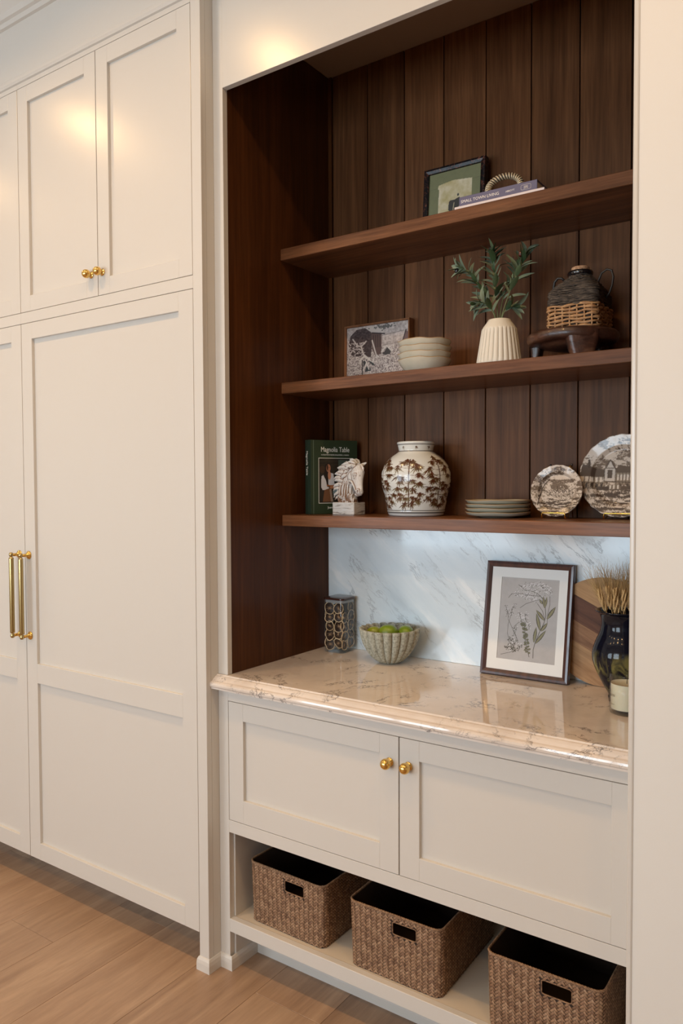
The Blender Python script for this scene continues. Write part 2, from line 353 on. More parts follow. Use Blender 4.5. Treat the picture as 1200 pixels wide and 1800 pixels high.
# ================================================================ TALL CABINETS (left)
P_ = -.052
def shaker(bm, x0, x1, z0, z1, yf, st=.058, tr=.056, br=.056, th=.020, rec=.011, mids=(), g=.0015):
    x0 += g; x1 -= g; z0 += g; z1 -= g; b = .0008
    box(bm, x0, x0+st, yf, yf+th, z0, z1, b); box(bm, x1-st, x1, yf, yf+th, z0, z1, b)
    zs = [z0+br]+[v for m_ in mids for v in m_]+[z1-tr]
    box(bm, x0+st-.0005, x1-st+.0005, yf+.0001, yf+th, z0, z0+br, b); box(bm, x0+st-.0005, x1-st+.0005, yf+.0001, yf+th, z1-tr, z1, b)
    for a, c in mids: box(bm, x0+st-.0005, x1-st+.0005, yf+.0001, yf+th, a, c, b)
    box(bm, x0+st-.004, x1-st+.004, yf+rec, yf+th-.002, z0+br-.004, z1-tr+.004)
def knob(parent, x, y, z, r=.0145):
    bm = B(); pr = [(0, 0), (.0115, 0), (.0118, .0015), (.0105, .003), (.0060, .0045), (.0055, .0065), (.0065, .0080)]
    for k in range(1, 12):
        a = PI*(.16+.84*k/11); pr.append((r*math.sin(a), .0080+r*.93-r*math.cos(a)*1.0))
    pr[-1] = (0, pr[-1][1]); lathe(bm, pr, 24)
    return fin('knob', bm, brass, parent, True, (x, y, z), (R(90), 0, 0))
def pull(parent, x, y, z0, z1, proj=.034):
    for s in (z0, z1):
        bm = B(); lathe(bm, [(0, 0), (.0155, 0), (.0155, .002), (.013, .005), (.008, .009), (.0058, .013), (.0055, proj-.004), (0, proj)], 20)
        fin('handle_post', bm, brass, parent, True, (x, y, s), (R(90), 0, 0))
    bm = B(); L = z1-z0; pr = [(0, -.010), (.005, -.009), (.0078, -.005), (.0078, .002), (.0052, .006), (.005, .009), (.0085, .010), (.0088, .014)]
    pr = pr+[(.0088, L-.014), (.0085, L-.010), (.005, L-.009), (.0052, L-.006), (.0078, L-.002), (.0078, L+.005), (.005, L+.009), (0, L+.010)]
    lathe(bm, pr, 20); fin('pull_handle', bm, brass_sat, parent, True, (x, y-proj, z0))
def tall_unit(label, x0, x1, right_stile):
    t = thing('tall_cabinet', label, 'cabinet', ((x0+x1)/2, .3, 0)); ox, oy = (x0+x1)/2, .3
    def F(name, bm, m=paint, par=t, sm=False): bmesh.ops.translate(bm, verts=bm.verts, vec=(-ox, -oy, 0)); return fin(name, bm, m, par, sm)
    xc = x1-(.020 if right_stile else .0005)
    bm = B(); box(bm, x0+.0005, xc, -.030, .60, .112, 3.155); box(bm, x0+.0005, xc, .10, .60, 0.0, .1125); F('carcass', bm)
    xd = x1-right_stile
    bm = B()
    if right_stile:
        box(bm, xd, x1, P_, -.0315, 0, 2.948, .0008); F('stile', bm); bm = B(); box(bm, x1-.019, x1, -.0313, .60, 0, 2.948); F('side_panel', bm); bm = B()
    box(bm, x0, xd, P_, -.031, 2.9244, 2.948, .0008); F('rail', bm); bm = B(); box(bm, x0, xd, P_, -.031, 2.0836, 2.1226, .0008)
    F('rail', bm)
    bm = B(); box(bm, x0, x1, P_, -.031, 2.948, 3.16); F('frieze', bm)
    bm = B(); prism(bm, [(P_, 2.940), (P_-.006, 2.942), (P_-.010, 2.950), (P_-.010, 2.957), (P_-.006, 2.960), (P_-.005, 2.968), (P_, 2.970)], x0, x1); F('bead_moulding', bm)
    dw = (xd-x0)/2
    for s in (0, 1):
        a = x0+dw*s; bm = B(); shaker(bm, a, a+dw, 2.1226, 2.9244, P_); d = F('upper_door', bm)
        kx = (x0+dw-.033+.0) if s == 0 else (x0+dw+.017+.0)
        kx = x0+dw-.034 if s == 0 else x0+dw+.0235
        knob(d, kx-ox, P_-oy, 2.197)
    bm = B(); shaker(bm, x0, xd, .112, 2.0836, P_, st=.062, tr=.058, br=.062, mids=((.771, .843),)); d = F('lower_door', bm)
    if right_stile: pull(d, x0+.0245-ox, P_-oy, .943, 1.240)
    else: pull(d, xd-.0345-ox, P_-oy, .943, 1.240)
    return t
tall_unit('tall cream panelled cabinet with four-panel front directly left of the dark wood niche', -.9596, -.0393, .0393)
tall_unit('tall cream cabinet at the left edge of the photo, only its right strip seen', -1.86, -.9596, 0)
# shoe moulding wrapping the stiles at the floor (quarter rounds)
def shoe(bm, pts, h=.042, d=.008, closed=False):
    prof = [(0, 0), (d, 0), (d, h*.55), (d*.8, h*.8), (d*.35, h*.97), (0, h)]
    rows = []
    for i, (x, y) in enumerate(pts):
        def nrm(a, b): dx, dy = b[0]-a[0], b[1]-a[1]; l = math.hypot(dx, dy); return (dy/l, -dx/l)
        ns = []
        if i > 0: ns.append(nrm(pts[i-1], pts[i]))
        if i < len(pts)-1: ns.append(nrm(pts[i], pts[i+1]))
        nx = sum(q[0] for q in ns); ny = sum(q[1] for q in ns); dd = nx*nx+ny*ny; s = len(ns)/dd if len(ns) > 1 else 1
        nx *= s; ny *= s
        if len(ns) > 1: pass
        rows.append([bm.verts.new((x+nx*p, y+ny*p, z)) for p, z in prof])
    for A, Bq in zip(rows, rows[1:]):
        for k in range(len(prof)-1): bm.faces.new((A[k], A[k+1], Bq[k+1], Bq[k]))
    bm.faces.new(rows[0]); bm.faces.new(rows[-1][::-1])
bm = B(); shoe(bm, [(-.0775, P_+.02), (-.0775, P_), (-.0393, P_), (-.0393, 0), (.006, 0), (.006, .12), (XR, .12)])
struct(fin('baseboard_shoe', bm, paint))
# ================================================================ NICHE
ZT, ZS, DD = 2.6728, 2.9286, .5402
Wd = 1.207
sur = thing('niche_surround', 'flat cream painted frame around the dark wood display niche', 'niche frame', (0, 0, 0))
bm = B(); box(bm, -.0390, 0, 0, .020, .914, 3.16, .0008); fin('stile', bm, paint, sur)
bm = B(); box(bm, -.0385, XR, .0003, .020, ZT, 3.158, .0008); fin('header', bm, paint, sur)
pan = thing('wood_panelling', 'dark walnut panelling lining the back and side of the niche', 'panelling', (0, 0, .914))
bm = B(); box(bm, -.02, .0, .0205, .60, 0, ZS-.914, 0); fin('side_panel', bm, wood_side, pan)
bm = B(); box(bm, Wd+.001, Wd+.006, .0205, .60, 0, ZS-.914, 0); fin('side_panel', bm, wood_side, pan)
bm = B(); box(bm, .0, Wd, DD+.012, DD+.03, .4, ZS-.914); fin('backing', bm, blackm, pan)
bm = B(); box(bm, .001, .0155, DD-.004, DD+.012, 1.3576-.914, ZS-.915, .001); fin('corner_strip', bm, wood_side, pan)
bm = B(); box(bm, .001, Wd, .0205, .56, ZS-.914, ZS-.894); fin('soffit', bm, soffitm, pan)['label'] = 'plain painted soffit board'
for k in range(9):
    a = .018+.1459*k; b = min(a+.1459, Wd); a2 = a+.0016; b2 = b-.0016
    if b2-a2 < .02: continue
    bm = B(); box(bm, a2, b2, DD, DD+.0115, 1.3576-.914, ZS-.915, .0012); fin('plank', bm, wood_plank, pan)
SH = [('thick walnut shelf, the top one, under the green-matted picture and the flat books', 2.2631), ('walnut shelf, the middle one, holding the cream bowls and ribbed vase', 1.8284), ('walnut shelf, the lowest one, just above the marble backsplash', 1.3936)]
for lab, z in SH:
    bm = B(); box(bm, .0005, Wd, .2664, DD-.0005, -.036, 0, .0014); tag(fin('floating_shelf', bm, wood_shelf, loc=(0, 0, z)), lab, 'shelf')
bm = B(); box(bm, .0005, Wd, DD-.012, DD+.01, .9145, 1.3572, .0006)
tag(fin('backsplash', bm, marb), 'grey-veined white marble slab standing behind the counter', 'backsplash')
# countertop with ogee front edge
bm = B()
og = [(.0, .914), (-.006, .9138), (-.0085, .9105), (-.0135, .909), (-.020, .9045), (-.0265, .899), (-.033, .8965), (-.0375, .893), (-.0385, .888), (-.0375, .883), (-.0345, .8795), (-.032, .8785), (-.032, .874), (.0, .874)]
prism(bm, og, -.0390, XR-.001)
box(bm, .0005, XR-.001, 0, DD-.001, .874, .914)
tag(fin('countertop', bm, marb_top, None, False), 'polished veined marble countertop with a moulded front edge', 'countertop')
# base cabinet
bc = thing('base_cabinet', 'low cream cabinet with two panelled doors above an open basket bay', 'cabinet', (0, 0, 0))
bm = B(); box(bm, -.0390, 0, 0, .02, 0, .8735, .0008); fin('stile', bm, paint, bc)
for za, zb in ((.835, .8735), (.428, .4666), (.117, .158)): bm = B(); box(bm, -.0005, XR-.002, .0002, .02, za, zb, .0008); fin('rail', bm, paint, bc)
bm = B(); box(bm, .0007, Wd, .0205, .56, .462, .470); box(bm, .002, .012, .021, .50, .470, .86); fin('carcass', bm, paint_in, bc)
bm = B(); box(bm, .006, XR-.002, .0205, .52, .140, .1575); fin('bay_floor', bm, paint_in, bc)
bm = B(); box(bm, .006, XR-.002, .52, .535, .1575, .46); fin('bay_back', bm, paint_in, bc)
bm = B(); box(bm, -.012, .006, .0205, .52, 0, .46); box(bm, -.0385, -.0125, .0205, .05, 0, .46); fin('side_board', bm, paint, bc)
bm = B(); box(bm, .0065, XR-.002, .12, .135, 0, .1395); fin('toe_kick', bm, paint, bc)
for s in (0, 1):
    a = .0+.6033*s; bm = B(); shaker(bm, a, a+.6033, .4666, .835, 0, st=.0585, tr=.053, br=.070 if s == 0 else .060)
    d = fin('door', bm, paint, bc); knob(d, .575 if s == 0 else .632, 0, .763)
# ================================================================ SHELF OBJECTS
Z1, Z2, Z3, ZK = 2.2631, 1.8284, 1.3936, .914
def picture_frame(name, label, Wf, Hf, fw_, dp, m, x, yb, z, lean, group=None, lip=.004):
    """stands on its lower back edge at y = yb and leans back; local x 0..W, y -dp..0, z 0..H"""
    t = thing(name, label, 'picture', (x, yb, z)); t.rotation_euler = (-R(lean), 0, 0)
    bm = B(); pr = [(0, 0), (0, -dp+.002), (.0015, -dp), (fw_*.45, -dp-.0008), (fw_*.7, -dp+.001), (fw_*.95, -dp+lip*.7), (fw_, -dp+lip), (fw_, 0)]
    rings = [[bm.verts.new(p) for p in ((d, y, d), (Wf-d, y, d), (Wf-d, y, Hf-d), (d, y, Hf-d))] for d, y in pr]
    for A, Bq in zip(rings, rings[1:]+rings[:1]):
        for k in range(4): bm.faces.new((A[k], A[(k+1) % 4], Bq[(k+1) % 4], Bq[k]))
    fin('frame', bm, m, t)
    bm = B(); box(bm, fw_-.001, Wf-fw_+.001, -dp*.45, -.001, fw_-.001, Hf-fw_+.001); fin('backing_board', bm, kraft, t)
    return t
kraft = mat('kraft_board', (.30, .22, .14), .9)
# --- green matted picture in tortoise frame (top shelf)
tort = mat('tortoise_lacquer', (.02, .01, .008), .4, coat=.1, spec=.25); n = N(tort)
q = n.noise(n.co((1, 1, 1)), 95, 4, .6, 1.0); n.base(n.ramp(q, [(.50, (.007, .006, .007)), (.58, (.05, .018, .012)), (.68, (.22, .075, .045))])); n.bump(q, .4, .002)
t = picture_frame('framed_picture', 'green-matted torn-paper silhouette picture in a mottled dark frame', .212, .232, .0165, .024, tort, .409, .500, Z1, 4.5)
cv = Canvas(.18, .20, 150, 166, (122, 122, 88))
f = fbm(cv.X*90, cv.Y*90, 3); cv.C *= (.96+.08*f)[..., None]
cv.line(0, .150, .18, .158, .0012, (104, 106, 76)); cv.line(0, .03, .18, .03, .0012, (104, 106, 76))
pp = [(.036, .0), (.034, .07), (.0355, .145), (.031, .150), (.034, .160), (.052, .163), (.085, .167), (.095, .166), (.149, .1605), (.150, .0)]
msk = Canvas(.18, .20, 150, 166, (0, 0, 0)); msk.poly(pp, (1, 1, 1)); mk = msk.C[..., 0:1]
pc = np.empty_like(cv.C); pc[:] = (204, 188, 148); st_ = fbm(cv.X*55, cv.Y*55, 9, 5); pc += ((st_-.5)*70)[..., None]*np.array([.8, .9, 1.4]); cv.C = cv.C*(1-mk)+pc*mk
ink = (66, 62, 58)
cv.ell(.103, .117, .0032, .0042, ink)
cv.poly([(.072, .100), (.077, .104), (.090, .103), (.100, .107), (.108, .109), (.112, .104), (.111, .088), (.107, .078), (.109, .062), (.110, .050), (.100, .040), (.086, .038), (.070, .043), (.062, .058), (.066, .066), (.075, .060), (.076, .068), (.070, .075)], ink)
cv.path([(.090, .094), (.088, .080), (.087, .066)], .0022, (204, 188, 148)); cv.line(.1, .04, .1, .015, .012, ink)
sheet('mounted_print', cv, printm, t, lambda u, v: (.016+u, -.0145, .016+v))
# --- two books lying flat on the top shelf
pagem = mat('book_pages', (.72, .66, .56), .8); n = N(pagem); n.bump(n.noise(n.co((4, 4, 900)), 1, 2), .4, .0006)
purple = mat('slate_violet_cloth', (.118, .108, .178), .6); whitec = mat('white_cover', (.72, .62, .60), .55)
ivory = mat('ivory_ink', (.82, .76, .70), .6)
def book_flat(label, x0, x1, y0, y1, z, th, m, cov=.0022):
    t = thing('book', label, 'book', ((x0+x1)/2, (y0+y1)/2, z), group='books lying flat on the top shelf'); w = (x1-x0)/2; d = (y1-y0)/2
    bm = B(); box(bm, -w, w, -d, d, 0, cov, .0005); box(bm, -w, w, -d, d, th-cov, th, .0005); box(bm, -w, w, -d-.0006, -d+.0024, 0, th, .0008); fin('cover', bm, m, t)
    bm = B(); box(bm, -w+.004, w-.004, -d+.0024, d-.004, cov, th-cov); fin('pages', bm, pagem, t)
    return t
book_flat('thin white book under the slate violet one', .621, .883, .284, .470, Z1, .0125, whitec, .0018)
t = book_flat('slate violet book lying flat with its title along the spine', .634, .862, .2875, .455, Z1+.0125, .0262, purple)
yy = -(.455-.2875)/2-.0009
text('spine_title', 'SMALL TOWN LIVING', .0115, ivory, t, (-.051, yy, .0085), sx=1.02, sp=1.0)
text('spine_author', 'ABBOTT', .0068, ivory, t, (.038, yy, .0098))
text('publisher_mark', 'GIBBS', .0045, ivory, t, (.083, yy, .0128)); text('publisher_mark', 'SMITH', .0045, ivory, t, (.083, yy, .0086))
bm = B(); 
pts = [(.083+.014*math.copysign(min(1, abs(math.cos(a))*1.25), math.cos(a)), yy, .0125+.0065*math.copysign(min(1, abs(math.sin(a))*1.25), math.sin(a))) for a in [2*PI*k/28 for k in range(28)]]
tube(bm, pts, .0004, 4, closed=True); fin('publisher_border', bm, ivory, t)
# --- twisted rope-like knot on the books
ropem = mat('aged_brass_rope', (.62, .52, .36), .4, .35)
ropedk = mat('dark_rope_groove', (.03, .022, .015), .6)
t = thing('knot_ornament', 'twisted brass and black rope knot resting on the violet book', 'ornament', (.728, .385, Z1+.0387))
def rope_ring(par, c, rx, ry, rot, r=.0095, turns=17):
    E_ = Euler(rot); ctr = Vector(c); n_ = 200
    P = lambda a: ctr+E_.to_matrix() @ Vector((rx*math.cos(a), ry*math.sin(a), 0))
    bm = B(); tube(bm, [P(2*PI*k/72) for k in range(72)], r*.80, 10, closed=True); core = fin('loop', bm, ropedk, par, True)
    for s in range(2):
        pts = []
        for k in range(n_*2):
            a = 2*PI*k/(n_*2); p = P(a); tn = (P(a+.01)-P(a-.01)).normalized(); nz = E_.to_matrix() @ Vector((0, 0, 1)); nr = tn.cross(nz)
            ph = turns*a+PI*s; pts.append(p+(nz*math.cos(ph)+nr*math.sin(ph))*r*.80)
        bm = B(); tube(bm, pts, r*.25, 5, closed=True); fin('strand', bm, ropem, core, True)
rope_ring(t, (0, .0, .039), .047, .036, (R(72), 0, R(8)))
rope_ring(t, (-.040, .01, .0145), .040, .026, (R(12), R(3), R(-15)))
rope_ring(t, (.043, .006, .0150), .040, .028, (R(10), R(-3), R(18)))
# --- barn painting, middle shelf
wal = wood('walnut_thin_frame', (.17, .075, .034), (.36, .17, .085), .4, (30, 30, 2), varies=False)
t = picture_frame('framed_picture', 'sepia barn painting in a thin walnut frame beside the stacked bowls', .259, .2125, .0065, .034, wal, .088, .536, Z2, 1.0, lip=.006)
cw, ch = .247, .200; cv = Canvas(cw, ch, 210, 170, (176, 166, 162)); U, V = cv.X/cw, cv.Y/ch
tx = fbm(U*38, V*34, 5, 5); cv.C += ((tx-.5)*95)[..., None]
g = V < .62; sp_ = fbm(U*90, V*80, 8, 3); cv.C[g & (sp_ > .60)] = (112, 100, 100); cv.C[g & (sp_ < .36)] = (206, 198, 192)
dk = (72, 60, 60)
def P2(L): return [(a*cw, b*ch) for a, b in L]
cv.poly(P2([(.03, .72), (.06, .86), (.16, .955), (.30, .97), (.40, .90), (.42, .70), (.40, .46), (.25, .50), (.10, .50), (.05, .58)]), dk)
m_ = ((U-.22)/.19)**2+((V-.72)/.25)**2 < 1; cv.C[m_] += ((fbm(U*60, V*60, 4)[m_]-.5)*70)[:, None]
cv.poly(P2([(.30, .97), (.40, .99), (.60, .93), (.61, .86), (.42, .87)]), (190, 182, 176)); cv.poly(P2([(.40, .88), (.57, .84), (.57, .50), (.47, .48), (.42, .60)]), (94, 76, 72))
for k in range(4): cv.line((.44+.035*k)*cw, .82*ch, (.445+.034*k)*cw, .62*ch, .003, (58, 48, 50))
cv.line(.42*cw, .87*ch, .62*cw, .83*ch, .004, (50, 42, 44))
cv.poly(P2([(.58, .50), (.62, .53), (.66, .60), (.72, .53), (.71, .48), (.63, .47)]), (70, 66, 66)); cv.path(P2([(.57, .53), (.65, .625), (.74, .53)]), .004, (200, 194, 188))
cv.poly(P2([(.90, .66), (.955, .84), (1.0, .80), (1.0, .58), (.93, .60)]), (104, 84, 84)); cv.line(.90*cw, .66*ch, .955*cw, .85*ch, .004, (60, 52, 54))
random.seed(2)
for k in range(60): cv.ell(random.gauss(.62, .07)*cw, random.gauss(.955, .02)*ch, .003, .002, (92, 90, 88))
for k in range(90): cv.ell(random.uniform(.04, .30)*cw, random.uniform(.50, .74)*ch, random.uniform(.0015, .0035), random.uniform(.0015, .003), random.choice([(196, 188, 184), (170, 160, 158)]))
cv.path(P2([(.10, .80), (.18, .68), (.24, .66), (.32, .74)]), .005, (190, 182, 178)); cv.path(P2([(.24, .66), (.28, .52), (.33, .44)]), .006, (196, 188, 182))
cv.path(P2([(.42, .74), (.47, .55), (.50, .45)]), .005, (196, 190, 186)); cv.path(P2([(.22, .42), (.30, .50), (.36, .44), (.42, .36), (.45, .42)]), .006, (206, 200, 194))
cv.poly(P2([(.30, .22), (.33, .32), (.40, .27), (.40, .23)]), (62, 66, 68)); cv.poly(P2([(.35, .42), (.44, .36), (.47, .30), (.42, .33)]), (62, 66, 68)); cv.line(.26*cw, .42*ch, .26*cw, .17*ch, .004, (58, 56, 58)); cv.poly(P2([(.27, .40), (.34, .44), (.33, .36), (.29, .28)]), (66, 66, 68))
cv.path(P2([(.28, .26), (.33, .38), (.31, .42)]), .004, (210, 204, 198)); cv.path(P2([(.37, .26), (.33, .36)]), .004, (210, 204, 198))
cv.line(.55*cw, .80*ch, .92*cw, .845*ch, .0016, (120, 112, 110)); cv.line(.58*cw, .64*ch, .9*cw, .66*ch, .0014, (128, 118, 116))
sheet('canvas', cv, canvasm, t, lambda u, v: (.006+u, -.0245, .006+v))
# --- stack of four cream bowls
cream = mat('cream_glaze', (.66, .61, .48), .14, coat=.6); n = N(cream); q = n.noise(n.co(), 18, 4); n.base(n.ramp(q, [(.3, (.56, .52, .40)), (.7, (.68, .62, .49))]))
rimm = mat('tan_glaze_rim', (.34, .22, .11), .3)
pos = ['bottom one', 'second from the bottom', 'second from the top', 'top one']
random.seed(11)
for k in range(4):
    z = Z2+.0005+.0185*k; ph = random.uniform(0, 6); nm = ['lowest', 'second lowest', 'third lowest', 'topmost'][k]
    def rf(th, r, z_, i, ph=ph): w = (r/.082)**3; return r*(1+.012*w*math.sin(3*th+ph)+.008*w*math.sin(7*th+ph*2)), z_+.0012*w*math.sin(5*th+ph)+.0008*w*math.sin(9*th)
    bm = B(); lathe(bm, [(0, .0), (.050, 0), (.053, .001), (.060, .008), (.068, .017), (.076, .029), (.0815, .040)], 64, rf)
    lathe(bm, [(.0785, .0405), (.072, .031), (.063, .0205), (.052, .0165), (0, .0160)], 64, rf)
    bw = tag(fin('bowl', bm, cream, None, True, (.477, .372, z)), '%s cream stoneware bowl in the stack of four' % nm, 'bowl', 'stack of cream bowls')
    bm = B(); lathe(bm, [(.0815, .040), (.0812, .0418), (.0800, .0424), (.0788, .0418), (.0785, .0405)], 64, rf); fin('rim', bm, rimm, bw, True)
# --- ribbed cream vase and olive branches
ribm = mat('matte_cream_ceramic', (.70, .64, .54), .55); n = N(ribm); pt = n.n('ShaderNodeNewGeometry').outputs['Pointiness']
n.base(n.mix(n.ramp(pt, [(.44, g3(1)), (.5, g3(0))]), (.72, .67, .57), (.30, .27, .22))); n.bump(n.noise(n.co(), 140, 3), .12, .001)
def rf(th, r, z_, i):
    if z_ > .106 or r < .03: return r, z_
    a = min(1, max(0, (.1065-z_)/.006)); c = abs(math.sin(13*th/1.0)); return r*(1-.055*a*(1-c**.55)), z_
bm = B(); pr = [(0, .001), (.040, .001), (.0600, .001), (.0645, .005), (.0650, .010)]+[(.0650-.0145*(k/9)**1.0, .010+.091*k/9) for k in range(1, 10)]+[(.0495, .105), (.0475, .108), (.0445, .113), (.0385, .121), (.0335, .128), (.0315, .132), (.0300, .1325), (.0285, .131), (.0300, .12), (.04, .10), (.04, .02), (0, .015)]
lathe(bm, pr, 208, rf); tag(fin('ribbed_vase', bm, ribm, None, True, (.7225, .365, Z2)), 'cream ribbed ceramic vase holding the olive branches', 'vase')
leafm = mat('olive_leaf', (.06, .11, .05), .5); n = N(leafm); c = n.ramp(objrand(n), [(0, (.020, .046, .018)), (.45, (.045, .085, .032)), (.8, (.10, .135, .065)), (1, (.20, .25, .155))])
bf = n.n('ShaderNodeNewGeometry').outputs['Backfacing']; n.base(n.mix(bf, c, n.mix(.55, c, (.26, .32, .24))))
stemm = mat('green_stem', (.16, .18, .07), .6); olivem = mat('dark_olive_fruit', (.012, .010, .012), .22, coat=.5); olivered = mat('red_brown_olive', (.10, .018, .014), .25, coat=.5)
def leafmesh(L, w, bend, fold):
    V = []; F = []; n_ = 9
    for i in range(n_+1):
        t = i/n_; ww = w*math.sin(PI*min(1, .05+t*.95))**.8*(1 if t < 1 else 0); x = L*t; z = bend*L*t*t
        V += [(x, -ww, z+fold*ww), (x, 0, z), (x, ww, z+fold*ww)]
    for i in range(n_): a = 3*i; F += [(a, a+1, a+4, a+3), (a+1, a+2, a+5, a+4)]
    me = bpy.data.meshes.new('leaf'); me.from_pydata(V, [], F); me.materials.append(leafm); me.shade_smooth(); return me
LV = [leafmesh(.058, .0082, -.18, .30), leafmesh(.050, .0072, .20, .25), leafmesh(.062, .0092, -.35, .35), leafmesh(.044, .0078, .05, .45)]
def branch(label, pts, nl, spread=1.0, olives=(), start=.16, lf=1.0):
    nl = int(nl*1.5)
    o0 = Vector(pts[0]); base = Vector((.7225+(o0.x-.7225)*.4, .365, Z2+.07))
    P = [base]+[Vector(p) for p in pts]; t = thing('olive_branch', label, 'branch', base)
    Q = []
    for i in range(len(P)-1):
        p0 = P[max(0, i-1)]; p1 = P[i]; p2 = P[i+1]; p3 = P[min(len(P)-1, i+2)]
        for k in range(5):
            s = k/5; Q.append(.5*((2*p1)+(p2-p0)*s+(2*p0-5*p1+4*p2-p3)*s*s+(3*p1-p0-3*p2+p3)*s**3))
    Q.append(P[-1]); Q = [q_-base for q_ in Q]
    bm = B(); tube(bm, Q, [.0019-.0011*i/len(Q) for i in range(len(Q))], 6); fin('stem', bm, stemm, t, True)
    first = 6
    for j in range(nl):
        s = start+(1-start)*(j/(nl-1))**.9; fi = first+(len(Q)-1-first)*s; i = min(int(fi), len(Q)-2); p = Q[i].lerp(Q[i+1], fi-i); tn = (Q[i+1]-Q[i]).normalized()
        az = j*2.4+random.uniform(-.4, .4); u = tn.orthogonal().normalized(); w_ = tn.cross(u); rad = u*math.cos(az)+w_*math.sin(az)
        if rad.y > .35: rad.y *= .35
        op = random.uniform(.5, 1.05)*spread; d = (tn*math.cos(op)+rad.normalized()*math.sin(op)).normalized()
        zax = (tn-d*tn.dot(d)); zax = zax.normalized() if zax.length > 1e-3 else Vector((0, 0, 1)); zax = (zax+Vector((.45, -.8, .1))).normalized(); yax = zax.cross(d).normalized(); zax = d.cross(yax)
        M = Matrix((d, yax, zax)).transposed().to_4x4(); M.translation = p
        lo = link('leaf', random.choice(LV), None, t); sc = random.uniform(.68, 1.2)*lf*(1-.25*s); lo.matrix_local = M @ Matrix.Diagonal((sc, sc, sc, 1))
    for (ox, oy, oz, red) in olives:
        bm = B(); lathe(bm, [(0, -.0085)]+[(.0062*math.sin(PI*k/8), -.0085*math.cos(PI*k/8)) for k in range(1, 8)]+[(0, .0085)], 14)
        fin('olive', bm, olivered if red else olivem, t, True, tuple(Vector((ox, oy, oz))-base), (.2, .3, 0))
        bm = B(); tube(bm, [Vector((ox, oy, oz-.007))-base, Vector((ox, oy+.004, oz-.022))-base, Q[-2]], .0007, 5); fin('olive_stalk', bm, stemm, t, True)
random.seed(5)
def Y(L, y0, y1): return [(x, y0+(y1-y0)*i/(len(L)-1), z) for i, (x, z) in enumerate(L)]
branch('leafy olive branch arching to the left out of the ribbed vase', Y([(.715, 1.962), (.702, 2.008), (.680, 2.043), (.657, 2.077), (.636, 2.108), (.610, 2.118)], .36, .335), 24, 1.0, [(.603, .335, 2.112, 0)])
branch('tall upright olive branch with a black olive at its tip', Y([(.718, 1.966), (.712, 2.024), (.705, 2.081), (.700, 2.135), (.698, 2.155)], .365, .375), 24, .95, [(.690, .378, 2.170, 0)])
branch('olive branch leaning right with a red-brown olive near its tip', Y([(.728, 1.962), (.752, 2.030), (.776, 2.082), (.792, 2.112), (.803, 2.132)], .365, .36), 17, .8, [(.790, .355, 2.133, 1)])
branch('short olive branch drooping left low over the ribbed vase', Y([(.716, 1.960), (.706, 1.990), (.688, 2.008), (.664, 2.006)], .355, .325), 13, 1.0)
branch('short olive sprig hanging right over the ribbed vase rim', Y([(.733, 1.964), (.750, 1.990), (.772, 1.990)], .36, .355), 8, .9)
branch('inner olive branch rising behind between the tall and right ones', Y([(.722, 1.966), (.730, 2.030), (.745, 2.064), (.758, 2.095), (.748, 2.125)], .37, .40), 17, .9)
# --- carved three-legged stool
stoolm = mat('dark_carved_wood', (.05, .024, .015), .36, coat=.15); n = N(stoolm); q = n.noise(n.co((1, 1, 3)), 16, 5, .6, .6); n.base(n.ramp(q, [(.3, (.022, .010, .007)), (.55, (.075, .030, .018)), (.75, (.17, .078, .042))])); n.bump(n.noise(n.co((1, 1, 2)), 45, 4, .6, .8), .5, .003)
sx_, sy_ = .9215, .402
t = thing('carved_stool', 'small dark carved wooden stool with stubby legs under the wicker jug', 'stool', (sx_, sy_, Z2))
bm = B(); lathe(bm, [(0, .030), (.040, .031), (.070, .036), (.088, .043), (.096, .047), (.112, .046), (.119, .051), (.1215, .060), (.1200, .071), (.113, .0768), (0, .0768)], 56, lambda th, r, z_, i: (r*(1+.012*math.sin(2*th)+.008*math.sin(5*th+1)), z_+.0010*math.sin(3*th)*(r > .02)*(z_ < .075)))
fin('seat', bm, stoolm, t, True, angle=50)
for (ang, w0, w1, d_) in ((181, .021, .016, .024), (-57, .046, .028, .034), (62, .030, .02, .028)):
    bm = B(); rows = []
    for k in range(8):
        s = k/7; hw = w0+(w1-w0)*(s**1.3); zt = .066*(1-s)+.0005; r0 = .118-.006*s; r1 = .118-d_*1.6+.012*s
        row = []
        for j in range(16):
            a = 2*PI*j/16; ca, sa = math.cos(a), math.sin(a); px = (r0+r1)/2+(r0-r1)/2*math.copysign(abs(ca)**.5, ca); py = hw*math.copysign(abs(sa)**.5, sa); row.append(bm.verts.new((px, py, zt)))
        rows.append(row)
    for A, Bq in zip(rows, rows[1:]):
        for j in range(16): bm.faces.new((A[j], A[(j+1) % 16], Bq[(j+1) % 16], Bq[j]))
    bm.faces.new(rows[0]); bm.faces.new(rows[-1][::-1]); fin('leg', bm, stoolm, t, True, None, (0, 0, R(ang)), angle=50)
